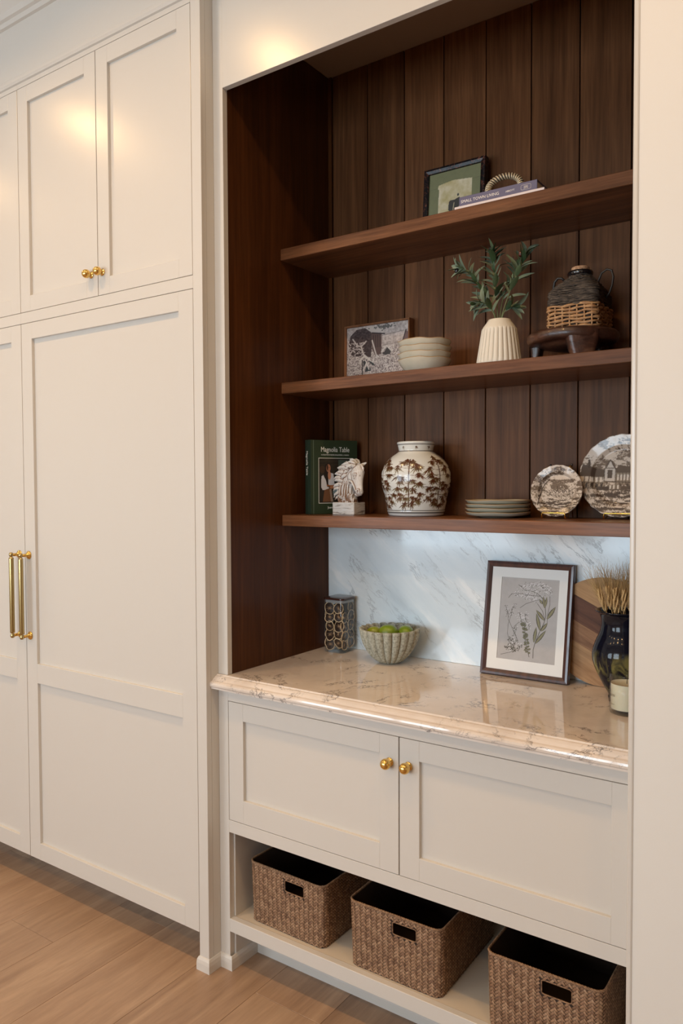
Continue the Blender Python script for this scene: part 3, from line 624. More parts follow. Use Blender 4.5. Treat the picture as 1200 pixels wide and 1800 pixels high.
# --- wicker-wrapped jug
zj = Z2+.0770
jx, jy = .9395, .410
t = thing('wicker_jug', 'square glass jug wrapped in tan wicker and dark twine with a cork', 'jug', (jx, jy, zj))
wick = mat('tan_wicker', (.42, .23, .10), .5); n = N(wick); q = n.noise(n.co((1, 1, 1)), 60, 4); n.base(n.ramp(q, [(.3, (.26, .125, .052)), (.55, (.42, .23, .10)), (.75, (.55, .33, .16))])); n.bump(q, .4, .001)
twine = mat('dark_bark_twine', (.08, .06, .045), .8); n = N(twine); q = n.noise(n.co((1, 1, 4)), 70, 5, .7); n.base(n.ramp(q, [(.35, (.018, .013, .010)), (.55, (.075, .055, .040)), (.75, (.22, .175, .13))])); n.bump(q, .6, .002)
blkglass = mat('black_glaze', (.006, .006, .008), .08, coat=.8)
def rsq(hx, hy, r, per):
    """point and outward normal on a rounded rectangle, per 0..1"""
    sx, sy = hx-r, hy-r; segs = [(2*sy, 0), (PI*r/2, 1), (2*sx, 2), (PI*r/2, 3), (2*sy, 4), (PI*r/2, 5), (2*sx, 6), (PI*r/2, 7)]
    L = sum(s[0] for s in segs); d = (per % 1.0)*L
    for ln, k in segs:
        if d <= ln or k == 7: break
        d -= ln
    q = d/ln if ln else 0
    if k % 2 == 0:
        if k == 0: return Vector((hx, -sy+d, 0)), Vector((1, 0, 0))
        if k == 2: return Vector((sx-d, hy, 0)), Vector((0, 1, 0))
        if k == 4: return Vector((-hx, sy-d, 0)), Vector((-1, 0, 0))
        return Vector((-sx+d, -hy, 0)), Vector((0, -1, 0))
    c = [(sx, sy), (-sx, sy), (-sx, -sy), (sx, -sy)][(k-1)//2]; a = (k-1)/2*PI/2+q*PI/2
    nn = Vector((math.cos(a), math.sin(a), 0)); return Vector((c[0], c[1], 0))+nn*r, nn
HX, HY, RR = .0665, .078, .016
def jug_section(z):
    if z < .100: return HX-.0015, HY-.0015, RR
    s = min(1, (z-.100)/.050); e = 1-s**1.35; hx = .028+(HX-.0295)*e; hy = .028+(HY-.0295)*e; return hx, hy, min(hx, hy)*(.24+.74*s)
bm = B(); prev = None
for k in range(22):
    z = .002+.150*k/21; hx, hy, r = jug_section(z); row = [bm.verts.new(rsq(hx-.002, hy-.002, max(r-.002, .004), j/64)[0]+Vector((0, 0, z))) for j in range(64)]
    if prev:
        for j in range(64): bm.faces.new((prev[j], prev[(j+1) % 64], row[(j+1) % 64], row[j]))
    else: bm.faces.new(row[::-1])
    prev = row
bm.faces.new(prev); fin('body', bm, blkglass, t, True)
NS = 28; bm = B(); random.seed(3)
for k in range(7):
    z = .005+.0096*k; pts = []
    for j in range(NS*6):
        p, nn = rsq(HX, HY, RR, j/(NS*6)); w = math.cos(PI*j/6+(PI if k % 2 else 0)); pts.append(p+nn*(.0022*w)+Vector((0, 0, z+.0016*math.sin(PI*j/6*.5+k))))
    tube(bm, pts, [.0037+.0008*math.sin(i*.37+k) for i in range(len(pts))], 7, closed=True)
tag(fin('wicker_band', bm, wick, t, True), kind='stuff')
for j in range(NS):
    p, nn = rsq(HX, HY, RR, j/NS); bm = B(); tube(bm, [p+nn*(.0020*math.cos(PI*k/2.0+(PI if j % 2 else 0)))+Vector((0, 0, .001+.0052*k)) for k in range(13)], .0026, 6); fin('stake', bm, wick, t, True)
bm = B()
for k in range(34):
    z = .066+.090*k/33; hx, hy, r = jug_section(z); ph = random.uniform(0, 9)
    pts = [rsq(hx+.0015+.0010*math.sin(j*.9+ph), hy+.0015+.0010*math.sin(j*1.1+ph), r+.002, j/90)[0]+Vector((0, 0, z+.0014*math.sin(j*.21+ph)+.0006*math.sin(j*1.3))) for j in range(90)]
    tube(bm, pts, [.0021+.0006*math.sin(j*.7+ph) for j in range(90)], 5, closed=True)
tag(fin('twine_wrap', bm, twine, t, True), kind='stuff')
bm = B(); lathe(bm, [(.026, .146), (.029, .150), (.0275, .156), (.0335, .160), (.0350, .166), (.0325, .171), (.024, .172), (.022, .165)], 40); fin('neck', bm, blkglass, t, True, (0, 0, -.004))
corkm = mat('cork', (.42, .24, .13), .85); n = N(corkm); q = n.noise(n.co(), 120, 4, .7); n.base(n.ramp(q, [(.35, (.18, .08, .04)), (.5, (.42, .24, .13)), (.7, (.58, .38, .24))])); n.bump(q, .5, .001)
bm = B(); lathe(bm, [(0, .158), (.0205, .158), (.0235, .176), (.0238, .181), (.0225, .1825), (0, .1830)], 30); fin('cork_stopper', bm, corkm, t, True, (0, 0, -.004), angle=40)
lea = mat('black_cord', (.012, .010, .009), .5)
bm = B(); tube(bm, [(-.058, -.035, .104), (-.062, -.036, .124), (-.059, -.037, .140), (-.050, -.037, .149), (-.040, -.036, .148), (-.032, -.034, .140)], [.0036]*6, 8); fin('handle', bm, lea, t, True)
bm = B(); tube(bm, [(.048, .0, .118), (.050, -.002, .136), (.058, -.002, .154), (.072, 0, .163), (.084, 0, .158), (.0885, .0, .140), (.0855, .0, .118), (.079, .0, .100), (.0695, 0, .086)], [.003]*9, 8); fin('handle', bm, lea, t, True)
# --- green cookbook, standing turned
greenc = mat('green_cloth_cover', (.024, .042, .018), .5); n = N(greenc); n.bump(n.noise(n.co(), 800, 2), .25, .0005)
spinec = mat('green_cloth_spine', (.018, .034, .020), .5)
inkw = mat('white_ink', (.80, .80, .74), .6)
BW, BT, BH = .178, .042, .250
t = thing('book', 'green hardback cookbook standing behind the white horse head', 'book', (.058, .350, Z3+.0004), R(63))
bm = B(); box(bm, 0, BW, 0, .003, 0, BH, .0006); box(bm, 0, BW, BT-.003, BT, 0, BH, .0006); fin('cover', bm, greenc, t)
bm = B(); prs = [(-.0012, .0), (-.0035, .008), (-.0045, BT/2), (-.0035, BT-.008), (-.0012, BT)]
a = [bm.verts.new((x, y, 0)) for x, y in prs+[(.0008, BT), (.0008, 0)]]; b = [bm.verts.new((x, y, BH)) for x, y in prs+[(.0008, BT), (.0008, 0)]]
for i in range(7): bm.faces.new((a[i], a[(i+1) % 7], b[(i+1) % 7], b[i]))
bm.faces.new(a); bm.faces.new(b[::-1]); fin('spine', bm, spinec, t, True, angle=40)
bm = B(); box(bm, .002, BW-.004, .003, BT-.003, .003, BH-.003); fin('pages', bm, pagem, t)
bm = B(); box(bm, .0085, .0105, -.0003, .0002, .001, BH-.001); fin('hinge_groove', bm, mat('light_green_crease', (.12, .16, .11), .5), t)
text('cover_title', 'Magnolia Table', .0240, inkw, t, (.092, -.0004, .2105), sx=.76)
text('cover_subtitle', 'A COLLECTION OF RECIPES FOR GATHERING  |  VOLUME 3', .0050, inkw, t, (.092, -.0004, .1985), sx=.80)
text('cover_author', 'Joanna', .0110, inkw, t, (.075, -.0004, .0185), sx=.85)
q = text('spine_title', 'Magnolia Table', .017, inkw, t, (-.0048, BT/2+.006, .170), rot=(R(90), R(90), R(-90)), sx=.8); q.rotation_euler = Euler((0, R(90), R(-90))).to_matrix().to_euler()
M = Matrix(((0, 0, -1), (0, -1, 0), (-1, 0, 0))); 
q.rotation_euler = Matrix(((0, 0, -1), (0, 1, 0), (-1, 0, 0))).transposed().to_euler() if False else Matrix(((0, 0, -1), (0, -1, 0), (-1, 0, 0))).to_euler()
q.location = (-.0050, BT/2-.005+.009, .172)
cv = Canvas(.128, .154, 110, 132, (226, 226, 216)); cw, ch = .128, .154
cv.poly([(.0022, .0022), (cw-.0022, .0022), (cw-.0022, ch-.0022), (.0022, ch-.0022)], (44, 40, 32))
i_ = (cv.X > .003) & (cv.X < cw-.003) & (cv.Y > .003) & (cv.Y < ch-.003); cv.C[i_] += ((fbm(cv.X*60, cv.Y*60, 2)[i_]-.5)*26)[:, None]
def uu(a, b): return ((a-285)/530*.128, (1035-b)/665*.154)
def PP(L): return [uu(a, b) for a, b in L]
for b in (420, 470, 530): cv.line(*uu(310, b), *uu(800, b), .0018, (62, 52, 38))
cv.poly(PP([(600, 400), (790, 400), (790, 560), (600, 560)]), (72, 82, 72)); cv.poly(PP([(540, 560), (800, 560), (800, 760), (540, 760)]), (24, 26, 26))
cv.poly(PP([(640, 640), (800, 640), (800, 1010), (640, 1010)]), (62, 64, 60)); cv.ell(*uu(345, 540), .011, .013, (66, 48, 34))
cv.poly(PP([(390, 470), (430, 448), (475, 462), (485, 560), (440, 640), (420, 760), (380, 760), (375, 600)]), (32, 24, 20))
cv.poly(PP([(330, 640), (360, 620), (400, 700), (420, 790), (450, 800), (445, 835), (350, 840), (325, 800)]), (205, 205, 208)); cv.poly(PP([(440, 640), (480, 590), (520, 600), (535, 760), (560, 775), (440, 765)]), (198, 202, 210))
cv.poly(PP([(375, 840), (490, 800), (500, 1012), (350, 1012)]), (112, 76, 50)); cv.poly(PP([(455, 830), (485, 825), (515, 1010), (480, 1010)]), (150, 128, 110))
cv.ell(*uu(440, 520), .0085, .0135, (168, 118, 92)); cv.ell(*uu(455, 625), .006, .0145, (186, 132, 104)); cv.ell(*uu(425, 508), .003, .010, (54, 36, 28)); cv.ell(*uu(436, 512), .0012, .0009, (60, 36, 28)); cv.ell(*uu(456, 512), .0012, .0009, (60, 36, 28)); cv.line(*uu(440, 552), *uu(455, 552), .001, (150, 60, 56))
cv.poly(PP([(410, 765), (560, 770), (560, 785), (415, 785)]), (150, 88, 44)); cv.ell(*uu(510, 800), .013, .0045, (176, 120, 84)); cv.ell(*uu(560, 870), .012, .014, (128, 146, 150)); cv.line(*uu(560, 850), *uu(560, 800), .003, (160, 172, 176))
sheet('cover_photo', cv, printm, t, lambda u, v: (.028+u, -.0006, .036+v))
# --- white horse head bust
horsem = mat('whitewashed_carving', (.7, .66, .6), .65); n = N(horsem); pt = n.n('ShaderNodeNewGeometry').outputs['Pointiness']
q = n.noise(n.co((1, 1, 1)), 55, 6, .65, .6); q2 = n.noise(n.co((1, 1, .35)), 120, 5, .7)
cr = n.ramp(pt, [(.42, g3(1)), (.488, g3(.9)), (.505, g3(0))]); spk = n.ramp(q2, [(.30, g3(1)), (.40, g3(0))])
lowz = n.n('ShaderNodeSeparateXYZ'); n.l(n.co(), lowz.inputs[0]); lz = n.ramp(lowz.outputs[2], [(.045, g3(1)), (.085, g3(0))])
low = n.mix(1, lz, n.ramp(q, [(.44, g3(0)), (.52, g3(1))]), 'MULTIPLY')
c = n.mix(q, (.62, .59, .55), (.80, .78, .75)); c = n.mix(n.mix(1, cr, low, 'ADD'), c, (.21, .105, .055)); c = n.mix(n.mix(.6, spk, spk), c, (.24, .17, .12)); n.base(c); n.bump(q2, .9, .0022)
t = thing('horse_bust', 'whitewashed carved horse head on a block in front of the green book', 'sculpture', (.1745, .4030, Z3))
pedm = mat('whitewashed_block', (.66, .64, .60), .7); n = N(pedm); q = n.noise(n.co((14, 14, 130)), 1, 5, .6, 1.2); n.base(n.ramp(q, [(.36, (.20, .16, .13)), (.44, (.60, .58, .55)), (.7, (.74, .73, .71))])); n.bump(q, .8, .003)
bm = B(); box(bm, -.043, .043, -.0335, .0335, 0, .041, .0016); fin('pedestal', bm, pedm, t)
K = .000118
def hp(u, v, y=0): return ((u-575)*K*1.10, y, (1650-v)*K)
bm = B()
def cone(pts, fl_=.66, n_=20): tube(bm, [p[0] for p in pts], [p[1] for p in pts], n_, flat=fl_, up=(0, 1, 0))
def ballm(c, r, s=(1, 1, 1)):
    tt = bmesh.new(); bmesh.ops.create_icosphere(tt, subdivisions=3, radius=r); bmesh.ops.scale(tt, vec=s, verts=tt.verts); merge(bm, tt, 0, Matrix.Translation(c))
cone([(hp(568, 1345), .036), (hp(566, 1230), .0345), (hp(548, 1050), .031), (hp(545, 880), .0275), (hp(570, 700), .0255), (hp(640, 540), .0255), (hp(740, 430), .0235), (hp(830, 400, -.002), .019)])
cone([(hp(760, 350), .013), (hp(850, 395, -.003), .0265), (hp(868, 500, -.006), .0295), (hp(890, 600, -.010), .0262), (hp(925, 720, -.014), .0212), (hp(962, 850, -.017), .0172), (hp(988, 960, -.019), .0158), (hp(998, 1050, -.020), .0145), (hp(1000, 1115, -.020), .0095)], .66)
ballm(hp(745, 600, -.008), .0185, (1, .80, 1.15)); ballm(hp(1010, 1000, -.020), .0125, (1, 1.0, 1.1)); ballm(hp(950, 1085, -.019), .0085, (1.2, 1, .8)); tube(bm, [hp(700, 700, -.024), hp(800, 720, -.027), hp(880, 860, -.028), hp(930, 990, -.029)], [.003, .0035, .003, .0015], 8)
for s in (-1, 1):
    yy = lambda a: -.008+s*a
    tube(bm, [hp(850, 560, yy(.0175)), hp(880, 520, yy(.0195)), hp(930, 520, yy(.0185)), hp(965, 560, yy(.0150))], [.0016, .0030, .0030, .0014], 8); tube(bm, [hp(858, 600, yy(.0180)), hp(890, 618, yy(.0190)), hp(940, 600, yy(.0170))], [.0012, .0022, .0012], 8); ballm(hp(902, 568, yy(.0182)), .0036, (1.2, .7, 1))
    tube(bm, [hp(985, 1040, -.020+s*.0125), hp(985, 960, -.020+s*.0135), hp(1030, 940, -.020+s*.012), hp(1050, 990, -.020+s*.0105), hp(1040, 1040, -.020+s*.0105)], [.0014, .0026, .0026, .0024, .0012], 8)
    e = (640, 780) if s < 0 else (900, 1025)
cone([(hp(840, 300, -.012), .0065), (hp(760, 275, -.020), .0062), (hp(680, 300, -.025), .0045), (hp(630, 370, -.027), .0018)], .7, 10)
cone([(hp(880, 290, .006), .0062), (hp(960, 240, .014), .0055), (hp(1030, 195, .018), .0022)], .7, 10)
cone([(hp(880, 260, -.004), .006), (hp(980, 290, -.006), .0065), (hp(1060, 370, -.010), .0055), (hp(1075, 440, -.012), .0025)], .8, 10)
cone([(hp(850, 330, -.012), .005), (hp(900, 390, -.018), .0045), (hp(940, 440, -.020), .002)], .8, 10)
random.seed(8)
roots = [(830, 240, 590, 125), (760, 260, 430, 255), (680, 330, 440, 230), (640, 360, 290, 345), (600, 420, 300, 370), (560, 480, 220, 515), (520, 560, 240, 530), (490, 620, 205, 690), (460, 700, 220, 720), (440, 800, 190, 900), (420, 900, 205, 1010), (410, 1000, 225, 1210), (720, 300, 500, 330), (640, 420, 370, 560), (600, 520, 420, 690), (450, 1120, 240, 1240)]
for (a, b, c_, d_) in roots:
    for s in (-1, 0, 1):
        y0 = s*.013; j1, j2 = random.uniform(-60, 60), random.uniform(-55, 55); r = random.uniform(.0045, .0085)
        cone([(hp(a, b, y0*.8), r*1.1), (hp(a+(c_-a)*.35+j1*.5, b+(d_-b)*.35-40, y0*1.2), r*1.15), (hp(a+(c_-a)*.7+j1, b+(d_-b)*.7-10+j2, y0*1.25), r*.85), (hp(c_+j1*.6, d_+j2*.6, y0*1.1), r*.3)], .75, 8)
for k in range(26):                                                # carved tendrils low on the neck
    u = random.uniform(330, 840); v = random.uniform(1080, 1290); s = -1; yy = -.0235*math.sqrt(max(0, 1-((u-568)/330)**2))
    cone([(hp(u, v+60, yy), .0026), (hp(u+random.uniform(-20, 20), v, yy-.001), .003), (hp(u+random.uniform(-30, 30), v-60, yy*.97), .0016)], 1, 6)
for k in range(6):                                                 # long ridges up the neck
    u = 330+k*83+random.uniform(-25, 25); yy = -.0225*math.sqrt(max(0, 1-((u-560)/300)**2)); cone([(hp(u, 1180, yy), .0022), (hp(u-8, 1000, yy*.96), .0026), (hp(u+4, 850, yy*.88), .0020), (hp(u+30, 740, yy*.78), .001)], 1, 6)
ho = fin('horse_head', bm, horsem, t, True)
md = ho.modifiers.new('remesh', 'REMESH'); md.mode = 'VOXEL'; md.voxel_size = .00095; md.use_smooth_shade = True
md = ho.modifiers.new('smooth', 'SMOOTH'); md.factor = .5; md.iterations = 2
dg = bpy.context.evaluated_depsgraph_get(); me = bpy.data.meshes.new_from_object(ho.evaluated_get(dg)); ho.modifiers.clear(); ho.data = me
if not me.materials: me.materials.append(horsem)
# --- bamboo ginger jar
gx, gy = .4155, .428
cv = Canvas(.628, .235, 900, 300, (214, 216, 212)); random.seed(21)
def U_(deg): return ((deg+180) % 360)/360*.628
def cluster(x, z, sc, base=None):
    nl = random.randint(7, 10); c0 = base or random.choice([(78, 40, 24), (92, 46, 26), (70, 44, 26), (104, 92, 58)])
    for k in range(nl):
        an = -PI/2+(k-(nl-1)/2)*.34+random.uniform(-.15, .15); L = sc*random.uniform(.7, 1.5)
        c = c0 if random.random() < .6 else (112, 98, 66)
        cv.leaf(x, z, an, L, sc*.15, c); cv.line(x, z, x+math.cos(an)*L*.5, z+math.sin(an)*L*.5, .0012, (74, 38, 24))
    cv.ell(x, z, sc*.16, sc*.12, (84, 42, 26))
for sdeg in (-128-56*1, -128, -74.5, -18, 38, 94, 150):
    x = U_(sdeg); x2 = x+random.uniform(-.008, .008); zz = [.030, .066, .102, .138, .176]
    for k in range(4): cv.line(x+(x2-x)*k/4, zz[k]+.003, x+(x2-x)*(k+1)/4, zz[k+1], .0044-.0005*k, (70, 40, 28), .0034-.0004*k); cv.ell(x+(x2-x)*k/4, zz[k]+.001, .0028, .0014, (96, 60, 40))
    for (dx, z) in ((-.020, .170), (.018, .166), (.034, .155), (-.030, .128), (-.016, .120), (.022, .150), (-.024, .108), (.030, .098), (.018, .090), (-.022, .072), (-.012, .058), (.020, .062), (.028, .048), (-.018, .042), (.010, .172), (-.006, .178), (-.033, .150), (.036, .128), (-.036, .090), (.040, .074), (-.034, .056), (.012, .110), (-.010, .088), (.012, .038)):
        xx = x+dx+random.uniform(-.004, .004); z_ = z+random.uniform(-.004, .004); cv.line(x, z_-.004, xx, z_, .0010, (100, 70, 44)); cluster(xx, z_, random.uniform(.015, .021)); cluster(xx+random.uniform(-.007, .007), z_+random.uniform(-.006, .006), .012)
for k in range(8): cluster(U_(-60+45*k), .218, .010)
for z, w_ in ((.0185, .0016), (.0125, .0014), (.2245, .0016), (.2025, .0018)): cv.line(0, z, .628, z, w_, (52, 46, 44))
pr = [(0, .0005), (.080, .0005), (.0862, .002), (.0875, .006), (.0905, .0125), (.0912, .016), (.0905, .0185)]
ctl = [(.0905, .0185), (.0945, .036), (.1025, .076), (.1080, .096), (.1100, .115), (.1085, .137), (.1010, .158), (.0900, .174), (.0760, .187), (.0640, .1955), (.0560, .2010)]
from mathutils import geometry
cp = []
for i in range(len(ctl)-1):
    p0 = Vector(ctl[max(0, i-1)]); p1 = Vector(ctl[i]); p2 = Vector(ctl[i+1]); p3 = Vector(ctl[min(len(ctl)-1, i+2)])
    for k in range(13): s = k/13; cp.append(tuple(.5*((2*p1)+(p2-p0)*s+(2*p0-5*p1+4*p2-p3)*s*s+(3*p1-p0-3*p2+p3)*s**3)))
pr = pr+cp[1:]+[(.0545, .2030), (.0538, .206)]+[(.0538+.0006*k, .206+.0026*k) for k in range(1, 8)]+[(.0590, .2265), (.0600, .229), (.0592, .2325), (.0560, .2335), (.0535, .2320), (.0520, .22), (.0520, .205), (.06, .19), (.10, .12), (.08, .02), (0, .012)]
bm = B(); lathe(bm, pr, 420); bmesh.ops.recalc_face_normals(bm, faces=bm.faces); me = bpy.data.meshes.new('ginger_jar'); bm.to_mesh(me); bm.free(); me.shade_smooth()
co_ = np.empty(len(me.vertices)*3, np.float32); me.vertices.foreach_get('co', co_); co_ = co_.reshape(-1, 3)
th = np.degrees(np.arctan2(co_[:, 1], co_[:, 0])); ui = ((th+180) % 360)/360*(cv.X.shape[1]-1); vi = np.clip(co_[:, 2]/.235, 0, 1)*(cv.X.shape[0]-1)
cl = cv.colors().reshape(cv.X.shape[0], cv.X.shape[1], 3)[np.round(vi).astype(int), np.round(ui).astype(int)]; setcol(me, cl)
me.materials.append(printgloss); tag(link('ginger_jar', me, None, None, (gx, gy, Z3)), 'round white porcelain jar painted with brown bamboo', 'vase')
# --- stack of four plates, lowest shelf
platem = mat('grey_green_glaze', (.46, .46, .37), .18, coat=.5)
for k in range(4):
    nm = ['lowest', 'second lowest', 'third lowest', 'topmost'][k]; ph = random.uniform(0, 6)
    def rf(th, r, z_, i, ph=ph): w = (r/.096)**4; return r*(1+.010*w*math.sin(3*th+ph)), z_+.0007*w*math.sin(5*th+ph)
    bm = B(); lathe(bm, [(0, 0), (.055, 0), (.058, .001), (.062, .003), (.082, .0055), (.091, .009), (.0955, .0150)], 64, rf)
    lathe(bm, [(.0935, .0156), (.089, .0105), (.080, .0080), (.058, .0058), (0, .0056)], 64, rf)
    pl_ = tag(fin('plate', bm, platem, None, True, (.6925+random.uniform(-.001, .001), .428, Z3+.0003+.0118*k)), '%s grey-cream plate in the low stack of four' % nm, 'plate', 'stack of stoneware plates')
    bm = B(); lathe(bm, [(.0955, .0150), (.0957, .0162), (.0948, .0168), (.0935, .0156)], 64, rf); fin('rim', bm, rimm, pl_, True)
# --- transfer-printed plates on gold easels
def transfer(kind, Rp, n_=190):
    W_ = 2*Rp; cv = Canvas(W_, W_, n_, n_, (204, 188, 172)); U, V = cv.X/W_, cv.Y/W_; dkc = np.array((66, 52, 42.)); mid = np.array((112, 96, 78.))
    def blend(mask, c, a=1.): cv.C[mask] = cv.C[mask]*(1-a)+np.array(c)*a
    clouds = fbm(U*(8 if kind else 6)+V*2, V*14, 31 if kind else 12, 5); fine = fbm(U*46, V*46, 77, 3); blend((V > .50) & (clouds < .455), dkc*1.3, .85); blend((V > .50) & (clouds < .455) & (fine < .40), (170, 152, 134), .8); blend((V < .66) & (fine < .40), mid, .75)
    hat = np.sin((V*62+fbm(U*9, V*9, 3)*9)*PI); blend((V > .48) & (hat > .80) & (clouds < .53), mid, .8)
    gr = fbm(U*8, V*40, 7, 5); blend((V < .36) & (gr > .56), dkc, .9); blend((V < .36) & (gr > .49) & (gr <= .54), mid, .8); blend((V < .46) & (V > .36) & (fbm(U*9, V*60, 17) > .58), mid, .7)
    rnd = random.Random(5+kind)
    def foliage(x, y, rx, ry, n__, c=dkc):
        for i in range(n__):
            a = rnd.uniform(0, 2*PI); q = math.sqrt(rnd.random()); X, Y_ = (x+rx*q*math.cos(a))*W_, (y+ry*q*math.sin(a))*W_
            cv.ell(X, Y_, rnd.uniform(.004, .010)*W_, rnd.uniform(.003, .007)*W_, tuple(c if rnd.random() < .62 else (196, 180, 162)), rnd.uniform(0, 3))
    def L(pts, w, c=dkc): cv.path([(a*W_, b*W_) for a, b in pts], w*W_, tuple(c))
    if kind:                                                        # timbered inn with a coach and horses
        foliage(.62, .86, .28, .11, 240); foliage(.80, .78, .14, .08, 90); foliage(.70, .52, .26, .10, 330); foliage(.5, .50, .1, .06, 80)
        def box_(a, b, c, d, col): cv.poly([(a*W_, c*W_), (b*W_, c*W_), (b*W_, d*W_), (a*W_, d*W_)], col)
        cv.poly([(a*W_, b*W_) for a, b in [(.0, .50), (.03, .64), (.27, .58), (.30, .50)]], (84, 68, 56)); box_(.09, .12, .60, .70, (70, 56, 46)); box_(.0, .30, .34, .50, (150, 134, 116))
        for i in range(5): box_(.01+.055*i, .05+.055*i, .43, .49, (206, 194, 180)); box_(.02+.055*i, .045+.055*i, .36, .41, (60, 50, 42))
        for b in (.50, .42, .35): L([(0, b), (.32, b)], .008)
        for i in range(7): L([(.01+.05*i, .34), (.01+.05*i, .50)], .006)
        cv.poly([(a*W_, b*W_) for a, b in [(.28, .44), (.28, .58), (.345, .69), (.41, .58), (.41, .44)]], (196, 184, 172)); L([(.27, .57), (.345, .70), (.42, .57)], .012); box_(.315, .375, .48, .58, (86, 72, 62)); L([(.28, .44), (.28, .58)], .008); L([(.41, .44), (.41, .58)], .008); L([(.28, .60), (.41, .60)], .007)
        cv.poly([(a*W_, b*W_) for a, b in [(.41, .58), (.44, .64), (.66, .60), (.68, .54), (.42, .54)]], (92, 76, 62)); box_(.41, .70, .40, .54, (140, 124, 106))
        for i in range(7): box_(.43+.037*i, .452+.037*i, .45, .52, (208, 196, 182)); L([(.42+.037*i, .40), (.42+.037*i, .54)], .005)
        L([(.28, .44), (.72, .42)], .009); box_(.28, .60, .34, .40, (120, 104, 88))
        for i in range(6): box_(.30+.045*i, .322+.045*i, .345, .395, (204, 192, 178))
        for (x, y, r_) in ((.34, .30, .045), (.42, .29, .05), (.86, .33, .045), (.93, .33, .04)):
            L([(x+r_*math.cos(a), y+r_*math.sin(a)) for a in [2*PI*i/16 for i in range(17)]], .007)
            for i in range(4): L([(x-r_*math.cos(i*PI/4), y-r_*math.sin(i*PI/4)), (x+r_*math.cos(i*PI/4), y+r_*math.sin(i*PI/4))], .003)
        box_(.20, .34, .33, .38, (70, 56, 46)); box_(.80, .90, .37, .47, (58, 46, 38)); foliage(.86, .48, .05, .03, 20)
        for x, c in ((.52, (88, 72, 58)), (.60, (80, 66, 54)), (.71, (186, 170, 152))):
            cv.ell(x*W_, .36*W_, .045*W_, .024*W_, c); cv.ell((x-.045)*W_, .395*W_, .014*W_, .024*W_, c, .5)
            for d in (-.03, -.015, .018, .032): L([(x+d, .35), (x+d+rnd.uniform(-.01, .01), .29)], .008, (84, 70, 58))
        foliage(.25, .16, .2, .05, 60); L([(.72, .15), (.72, .20), (.90, .20), (.90, .15)], .008); L([(.70, .165), (.92, .165)], .008); L([(.70, .13), (.92, .13)], .010)
    else:                                                           # village seen past a leaning tree
        foliage(.52, .47, .30, .075, 330); foliage(.60, .56, .04, .05, 30); foliage(.2, .66, .10, .16, 130); foliage(.42, .88, .24, .07, 130); foliage(.12, .42, .09, .09, 90); foliage(.82, .52, .12, .05, 60)
        L([(.155, .22), (.165, .42), (.19, .55), (.25, .66), (.33, .74)], .018); L([(.19, .55), (.16, .66), (.17, .76)], .010); L([(.25, .66), (.34, .68), (.44, .72)], .007)
        for x in (.40, .47, .55, .63):
            cv.poly([(a*W_, b*W_) for a, b in [(x, .42), (x, .48), (x+.025, .52), (x+.05, .48), (x+.05, .42)]], (200, 184, 168)); L([(x-.005, .475), (x+.025, .52), (x+.055, .475)], .009)
            L([(x+.015, .43), (x+.015, .46)], .008); L([(x+.035, .43), (x+.035, .46)], .008)
        L([(.49, .50), (.49, .60)], .010); L([(.26, .26), (.42, .23), (.62, .24)], .008); L([(.2, .17), (.3, .22), (.3, .15), (.2, .12)], .007)
        for i in range(10): L([(.20+.03*i, .18), (.20+.03*i, .22)], .004)
    return cv
